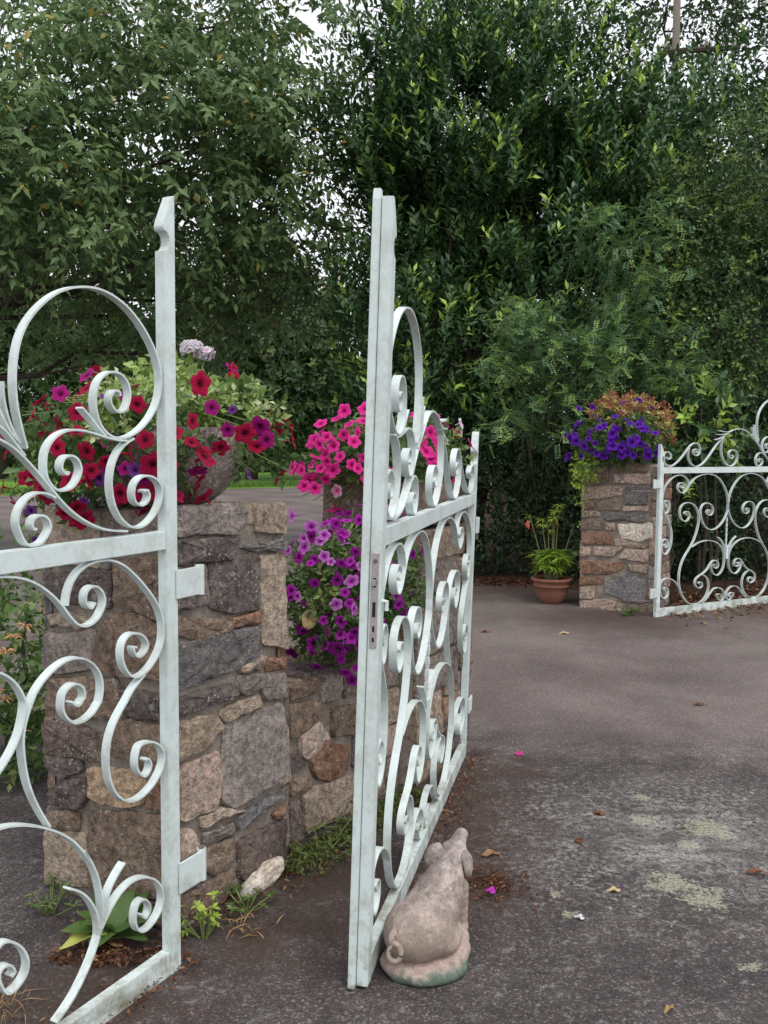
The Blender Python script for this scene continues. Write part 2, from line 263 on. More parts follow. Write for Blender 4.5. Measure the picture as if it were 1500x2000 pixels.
RC={'r1': [(0.045,1.357),(0.04,1.349),(0.057,1.339),(0.083,1.347),(0.093,1.37),(0.078,1.393),(0.045,1.407),(0.015,1.396),(0.002,1.36),(0.009,1.315),(0.036,1.282),(0.078,1.272),(0.125,1.285),(0.189,1.327),(0.244,1.374),(0.289,1.423),(0.326,1.46),(0.373,1.482),(0.422,1.474),(0.449,1.434),(0.445,1.394),(0.417,1.366),(0.378,1.368),(0.354,1.394),(0.364,1.419),(0.395,1.426),(0.408,1.406),(0.389,1.394)],'r2': [(0.308,1.433),(0.295,1.393),(0.297,1.347),(0.328,1.304),(0.373,1.277),(0.422,1.268),(0.489,1.3),(0.555,1.36),(0.621,1.435),(0.679,1.489),(0.737,1.537),(0.806,1.578),(0.877,1.601),(0.959,1.609),(1.033,1.596),(1.108,1.566),(1.186,1.521)],'r2a': [(0.674,1.586),(0.745,1.577),(0.806,1.576)],'r2b': [(0.65,1.553),(0.721,1.552),(0.786,1.565)],'r2c': [(0.628,1.506),(0.697,1.522),(0.762,1.548)],'r3': [(0.732,1.531),(0.703,1.449),(0.714,1.381),(0.748,1.319),(0.801,1.278),(0.853,1.267),(0.903,1.298),(0.931,1.346),(0.924,1.395),(0.886,1.422),(0.835,1.422),(0.803,1.395),(0.813,1.353),(0.849,1.336),(0.871,1.364),(0.842,1.375)],'r6': [(0.231,1.118),(0.218,1.105),(0.242,1.095),(0.263,1.115),(0.249,1.138),(0.216,1.145),(0.183,1.126),(0.18,1.089),(0.21,1.056),(0.253,1.048),(0.295,1.074),(0.322,1.12),(0.359,1.16),(0.426,1.193),(0.503,1.212),(0.592,1.213),(0.674,1.189),(0.737,1.141),(0.78,1.086),(0.814,1.03),(0.827,0.968),(0.831,0.898),(0.822,0.875),(0.78,0.8),(0.711,0.74),(0.627,0.716),(0.556,0.736),(0.504,0.789),(0.476,0.851),(0.47,0.906),(0.496,0.952),(0.555,0.968),(0.615,0.946),(0.643,0.901),(0.625,0.857),(0.58,0.844),(0.544,0.873),(0.553,0.903),(0.588,0.899),(0.579,0.875)],'r6b': [(0.317,1.127),(0.301,1.171),(0.251,1.204),(0.184,1.21),(0.119,1.189),(0.065,1.147),(0.025,1.099),(0.006,1.047),(0.0,0.988),(0.007,0.928),(0.031,0.888),(0.067,0.879),(0.092,0.919),(0.096,0.966),(0.071,0.999),(0.039,0.997),(0.025,0.961),(0.048,0.939),(0.06,0.963)],'r7': [(0.004,0.932),(0.039,0.879),(0.088,0.824),(0.124,0.756),(0.134,0.683),(0.125,0.617),(0.1,0.558),(0.054,0.527),(0.014,0.556),(0.002,0.616),(0.018,0.662),(0.057,0.676),(0.091,0.652),(0.088,0.605),(0.056,0.592),(0.033,0.616),(0.054,0.627)],'r8': [(0.3,0.867),(0.276,0.878),(0.289,0.897),(0.328,0.896),(0.349,0.862),(0.326,0.816),(0.279,0.801),(0.235,0.829),(0.213,0.886),(0.225,0.939),(0.271,0.968),(0.329,0.973),(0.388,0.955),(0.434,0.913),(0.459,0.859),(0.462,0.798),(0.438,0.717),(0.403,0.637),(0.357,0.579),(0.301,0.521),(0.261,0.462),(0.238,0.396),(0.231,0.323),(0.239,0.255),(0.258,0.206),(0.299,0.142),(0.36,0.089),(0.429,0.066),(0.498,0.078),(0.556,0.115),(0.598,0.167),(0.615,0.228),(0.603,0.284),(0.566,0.324),(0.515,0.341)],'r8t': [(0.489,0.257),(0.474,0.269),(0.498,0.281),(0.529,0.265),(0.532,0.234),(0.496,0.216),(0.451,0.229),(0.425,0.269),(0.438,0.305),(0.486,0.333),(0.545,0.35),(0.588,0.381),(0.621,0.428),(0.65,0.454),(0.69,0.458),(0.727,0.435),(0.729,0.394),(0.694,0.375),(0.658,0.394),(0.664,0.418),(0.692,0.413)],'r9': [(0.376,0.584),(0.453,0.62),(0.531,0.635),(0.621,0.634),(0.703,0.61),(0.766,0.565),(0.797,0.515),(0.805,0.452),(0.796,0.383),(0.757,0.329),(0.707,0.312),(0.656,0.336),(0.628,0.386),(0.626,0.424)],'r9s': [(0.71,0.656),(0.764,0.614),(0.802,0.556)],'r10a': [(0.071,0.226),(0.052,0.248),(0.079,0.263),(0.113,0.237),(0.111,0.19),(0.079,0.159),(0.036,0.165),(0.007,0.211),(-0.001,0.272),(0.025,0.323),(0.081,0.341),(0.147,0.325),(0.201,0.291),(0.242,0.241)],'r11': [(0.537,0.082),(0.586,0.119),(0.633,0.171),(0.672,0.206),(0.733,0.214),(0.785,0.195),(0.818,0.157),(0.82,0.115),(0.79,0.082),(0.76,0.078),(0.732,0.115),(0.716,0.144),(0.741,0.156),(0.777,0.146),(0.783,0.121),(0.758,0.123)],'twist': [(0.823,0.854),(0.812,0.563)],'ctr': [(0.802,0.556),(0.811,0.479)]}
STONES=[('AR','grey',[(0.02,1.301),(0.318,1.293),(0.367,1.267),(0.325,1.201),(0.019,1.215)]),('AR','tan',[(0.396,1.289),(0.577,1.282),(0.573,1.179),(0.403,1.2)]),('AR','dark',[(0.019,1.206),(0.324,1.183),(0.283,1.122),(0.018,1.13)]),('AR','slate',[(0.328,1.15),(0.395,1.16),(0.577,1.152),(0.569,1.125),(0.395,1.134)]),('AR','dark',[(0.177,1.118),(0.424,1.113),(0.412,0.939),(0.274,0.943),(0.175,0.982)]),('AR','grey',[(0.018,1.12),(0.164,1.112),(0.163,0.989),(0.016,0.993)]),('AR','tan',[(0.424,1.118),(0.569,1.103),(0.589,1.047),(0.584,0.773),(0.537,0.782),(0.422,0.817)]),('AR','brown',[(0.016,0.972),(0.281,0.917),(0.274,0.895),(0.136,0.878),(0.015,0.916)]),('AR','rust',[(0.274,0.927),(0.438,0.93),(0.423,0.894),(0.281,0.898)]),('AR','slate',[(0.014,0.878),(0.281,0.889),(0.415,0.881),(0.415,0.79),(0.307,0.759),(0.012,0.745)]),('AR','tan',[(0.314,0.757),(0.422,0.779),(0.452,0.768),(0.422,0.731),(0.321,0.742)]),('AR','rust',[(0.46,0.757),(0.576,0.745),(0.568,0.706),(0.459,0.718)]),('AR','grey',[(0.459,0.713),(0.568,0.691),(0.568,0.606),(0.451,0.618),(0.429,0.662)]),('AR','grey',[(0.314,0.734),(0.444,0.712),(0.436,0.665),(0.342,0.662),(0.307,0.684)]),('AR','dark',[(0.012,0.724),(0.279,0.713),(0.306,0.675),(0.279,0.667),(0.011,0.668)]),('AR','tan',[(0.211,0.623),(0.251,0.646),(0.421,0.644),(0.436,0.607),(0.251,0.59)]),('AR','tan',[(0.011,0.651),(0.204,0.629),(0.244,0.583),(0.151,0.534),(0.009,0.534)]),('AR','grey',[(0.24,0.588),(0.527,0.593),(0.558,0.562),(0.564,0.321),(0.281,0.299),(0.217,0.346)]),('AR','pink',[(0.038,0.508),(0.218,0.506),(0.228,0.408),(0.195,0.324),(0.036,0.335)]),('AR','tan',[(0.124,0.319),(0.227,0.317),(0.336,0.277),(0.133,0.283)]),('AR','grey',[(0.143,0.262),(0.28,0.25),(0.296,0.207),(0.143,0.233)]),('AR','slate',[(0.297,0.26),(0.477,0.277),(0.538,0.257),(0.428,0.23),(0.302,0.22)]),('AR','pink',[(0.026,0.304),(0.094,0.294),(0.113,0.23),(0.025,0.22)]),('AR','brown',[(0.163,0.211),(0.285,0.196),(0.29,0.134),(0.193,0.105),(0.132,0.151)]),('AR','maroon',[(0.307,0.173),(0.557,0.171),(0.561,0.024),(0.357,0.016),(0.306,0.06)]),('AR','rust',[(0.489,0.202),(0.557,0.227),(0.561,0.189),(0.513,0.182)]),('AR','brown',[(0.033,0.098),(0.29,0.096),(0.295,0.034),(0.213,-0.0),(0.032,0.028)]),('AR','grey',[(0.034,0.196),(0.122,0.169),(0.142,0.118),(0.033,0.119)]),('AR','grey',[(0.041,0.009),(0.289,-0.032),(0.3,-0.067),(0.041,-0.019)]),('AR','pale',[(0.311,-0.011),(0.488,0.011),(0.55,-0.013),(0.475,-0.071),(0.322,-0.066)]),('AL','dark',[(0.527,1.061),(0.244,1.087),(0.241,0.978),(0.368,0.977),(0.547,0.983)]),('AL','brown',[(0.225,1.125),(0.022,1.164),(-0.017,1.091),(-0.015,0.955),(0.081,0.966),(0.18,0.988),(0.228,0.998)]),('AL','tan',[(0.543,0.922),(0.441,0.944),(0.311,0.927),(0.381,0.897),(0.526,0.896)]),('AL','grey',[(0.556,0.858),(0.311,0.901),(0.318,0.834),(0.336,0.775),(0.469,0.74),(0.56,0.745)]),('AL','brown',[(0.301,0.895),(0.247,0.956),(0.155,0.973),(-0.015,0.941),(-0.013,0.783),(0.246,0.769),(0.325,0.792)]),('AL','brown',[(0.549,0.712),(0.225,0.761),(0.176,0.639),(0.416,0.6),(0.546,0.619)]),('AL','maroon',[(0.566,0.56),(0.484,0.581),(0.389,0.581),(0.271,0.571),(0.284,0.479),(0.392,0.474),(0.569,0.461)]),('AL','dark',[(0.226,0.727),(-0.012,0.737),(-0.011,0.651),(0.126,0.647),(0.222,0.665)]),('AL','brown',[(0.249,0.638),(-0.011,0.641),(-0.009,0.509),(0.079,0.506),(0.251,0.515)]),('AL','dark',[(0.563,0.454),(0.392,0.466),(0.377,0.434),(0.473,0.389),(0.552,0.416)]),('AL','pale2',[(0.366,0.437),(0.338,0.453),(0.154,0.477),(0.099,0.451),(0.111,0.383),(0.192,0.353),(0.265,0.35),(0.298,0.34),(0.357,0.358)]),('AL','dark',[(0.555,0.325),(0.496,0.376),(0.374,0.412),(0.362,0.345),(0.396,0.307),(0.51,0.295)]),('AL','brown',[(0.563,0.255),(0.499,0.279),(0.402,0.286),(0.41,0.23),(0.477,0.219),(0.565,0.207)]),('AL','brown',[(0.358,0.3),(0.287,0.321),(-0.007,0.368),(-0.003,0.11),(0.24,0.068),(0.364,0.051)]),('AL','rust',[(0.084,0.462),(-0.008,0.487),(-0.007,0.379),(0.096,0.372)]),('AL','tan',[(0.571,0.194),(0.376,0.226),(0.375,0.048),(0.571,0.009)]),('AL','pale',[(0.554,-0.033),(0.405,-0.009),(0.355,-0.03),(0.383,-0.054),(0.497,-0.057)]),('AL','brown',[(0.348,0.022),(-0.003,0.098),(-0.002,0.028),(0.333,-0.036)]),('W','brown',[(0.674,0.54),(0.89,0.506),(0.875,0.44),(0.762,0.409),(0.674,0.416)]),('W','pink',[(0.734,0.404),(0.861,0.431),(0.934,0.346),(0.79,0.299),(0.741,0.33)]),('W','brown',[(0.942,0.468),(1.138,0.43),(1.139,0.31),(0.95,0.347)]),('W','rust',[(0.804,0.295),(0.905,0.341),(1.074,0.272),(1.059,0.176),(0.95,0.168),(0.839,0.216)]),('W','dark',[(1.098,0.302),(1.275,0.265),(1.276,0.15),(1.091,0.185)]),('W','tan',[(0.748,0.167),(0.818,0.188),(1.312,0.11),(1.349,-0.018),(0.776,0.02)]),('W','dark',[(0.68,0.347),(0.727,0.338),(0.776,0.286),(0.68,0.281)]),('W','brown',[(0.68,0.256),(0.79,0.235),(0.818,0.2),(0.68,0.189)]),('W','maroon',[(0.68,0.172),(0.734,0.163),(0.741,0.067),(0.68,0.004)]),('RF','brown',[(0.658,1.244),(0.428,1.295),(0.41,1.173),(0.519,1.124),(0.655,1.12)]),('RF','dark',[(0.405,1.31),(0.228,1.328),(0.226,1.253),(0.396,1.242)]),('RF','dark',[(0.212,1.314),(0.076,1.316),(0.075,1.249),(0.211,1.242)]),('RF','pink',[(0.364,1.22),(0.052,1.235),(0.049,1.145),(0.362,1.141)]),('RF','tan',[(0.662,1.089),(0.424,1.119),(0.284,1.101),(0.297,1.039),(0.421,1.012),(0.66,0.98)]),('RF','slate',[(0.261,1.109),(0.064,1.119),(0.067,0.965),(0.265,0.957)]),('RF','brown',[(0.659,0.965),(0.547,0.977),(0.53,0.916),(0.658,0.899)]),('RF','dark',[(0.523,0.97),(0.32,1.008),(0.302,0.902),(0.506,0.897)]),('RF','pink',[(0.279,0.937),(0.051,0.946),(0.05,0.906),(0.278,0.9)]),('RF','grey',[(0.658,0.879),(0.497,0.889),(0.481,0.845),(0.656,0.821)]),('RF','slate',[(0.465,0.872),(0.08,0.882),(0.078,0.814),(0.448,0.811)]),('RF','dark',[(0.655,0.778),(0.464,0.795),(0.462,0.726),(0.654,0.715)]),('RF','grey',[(0.439,0.781),(0.353,0.785),(0.352,0.724),(0.43,0.72)]),('RF','pale',[(0.322,0.776),(0.017,0.802),(0.007,0.676),(0.134,0.63),(0.288,0.659)]),('RF','rust',[(0.653,0.684),(0.383,0.707),(0.364,0.593),(0.651,0.583)]),('RF','grey',[(0.342,0.64),(0.288,0.647),(0.057,0.609),(0.072,0.581),(0.34,0.587)]),('RF','tan',[(0.666,0.55),(0.569,0.557),(0.568,0.479),(0.664,0.464)]),('RF','pink',[(0.537,0.559),(0.263,0.576),(0.361,0.485),(0.536,0.481)]),('RF','tan',[(0.247,0.555),(0.041,0.568),(0.046,0.455),(0.314,0.473)]),('RF','rust',[(0.664,0.433),(0.282,0.437),(0.265,0.385),(0.405,0.32),(0.661,0.308)]),('RF','grey',[(0.22,0.422),(0.038,0.436),(0.05,0.356),(0.188,0.36)]),('RF','rust',[(0.66,0.276),(0.435,0.287),(0.45,0.231),(0.659,0.205)]),('RF','slate',[(0.427,0.249),(0.218,0.335),(0.064,0.294),(0.059,0.097),(0.211,0.09),(0.424,0.156)]),('RF','grey',[(0.658,0.182),(0.521,0.202),(0.526,0.084),(0.656,0.079)]),('RF','tan',[(0.655,0.053),(0.431,0.093),(0.241,0.057),(0.271,-0.0),(0.654,-0.015)]),('RF','brown',[(0.211,0.06),(0.043,0.083),(0.04,-0.015),(0.193,-0.016)])]
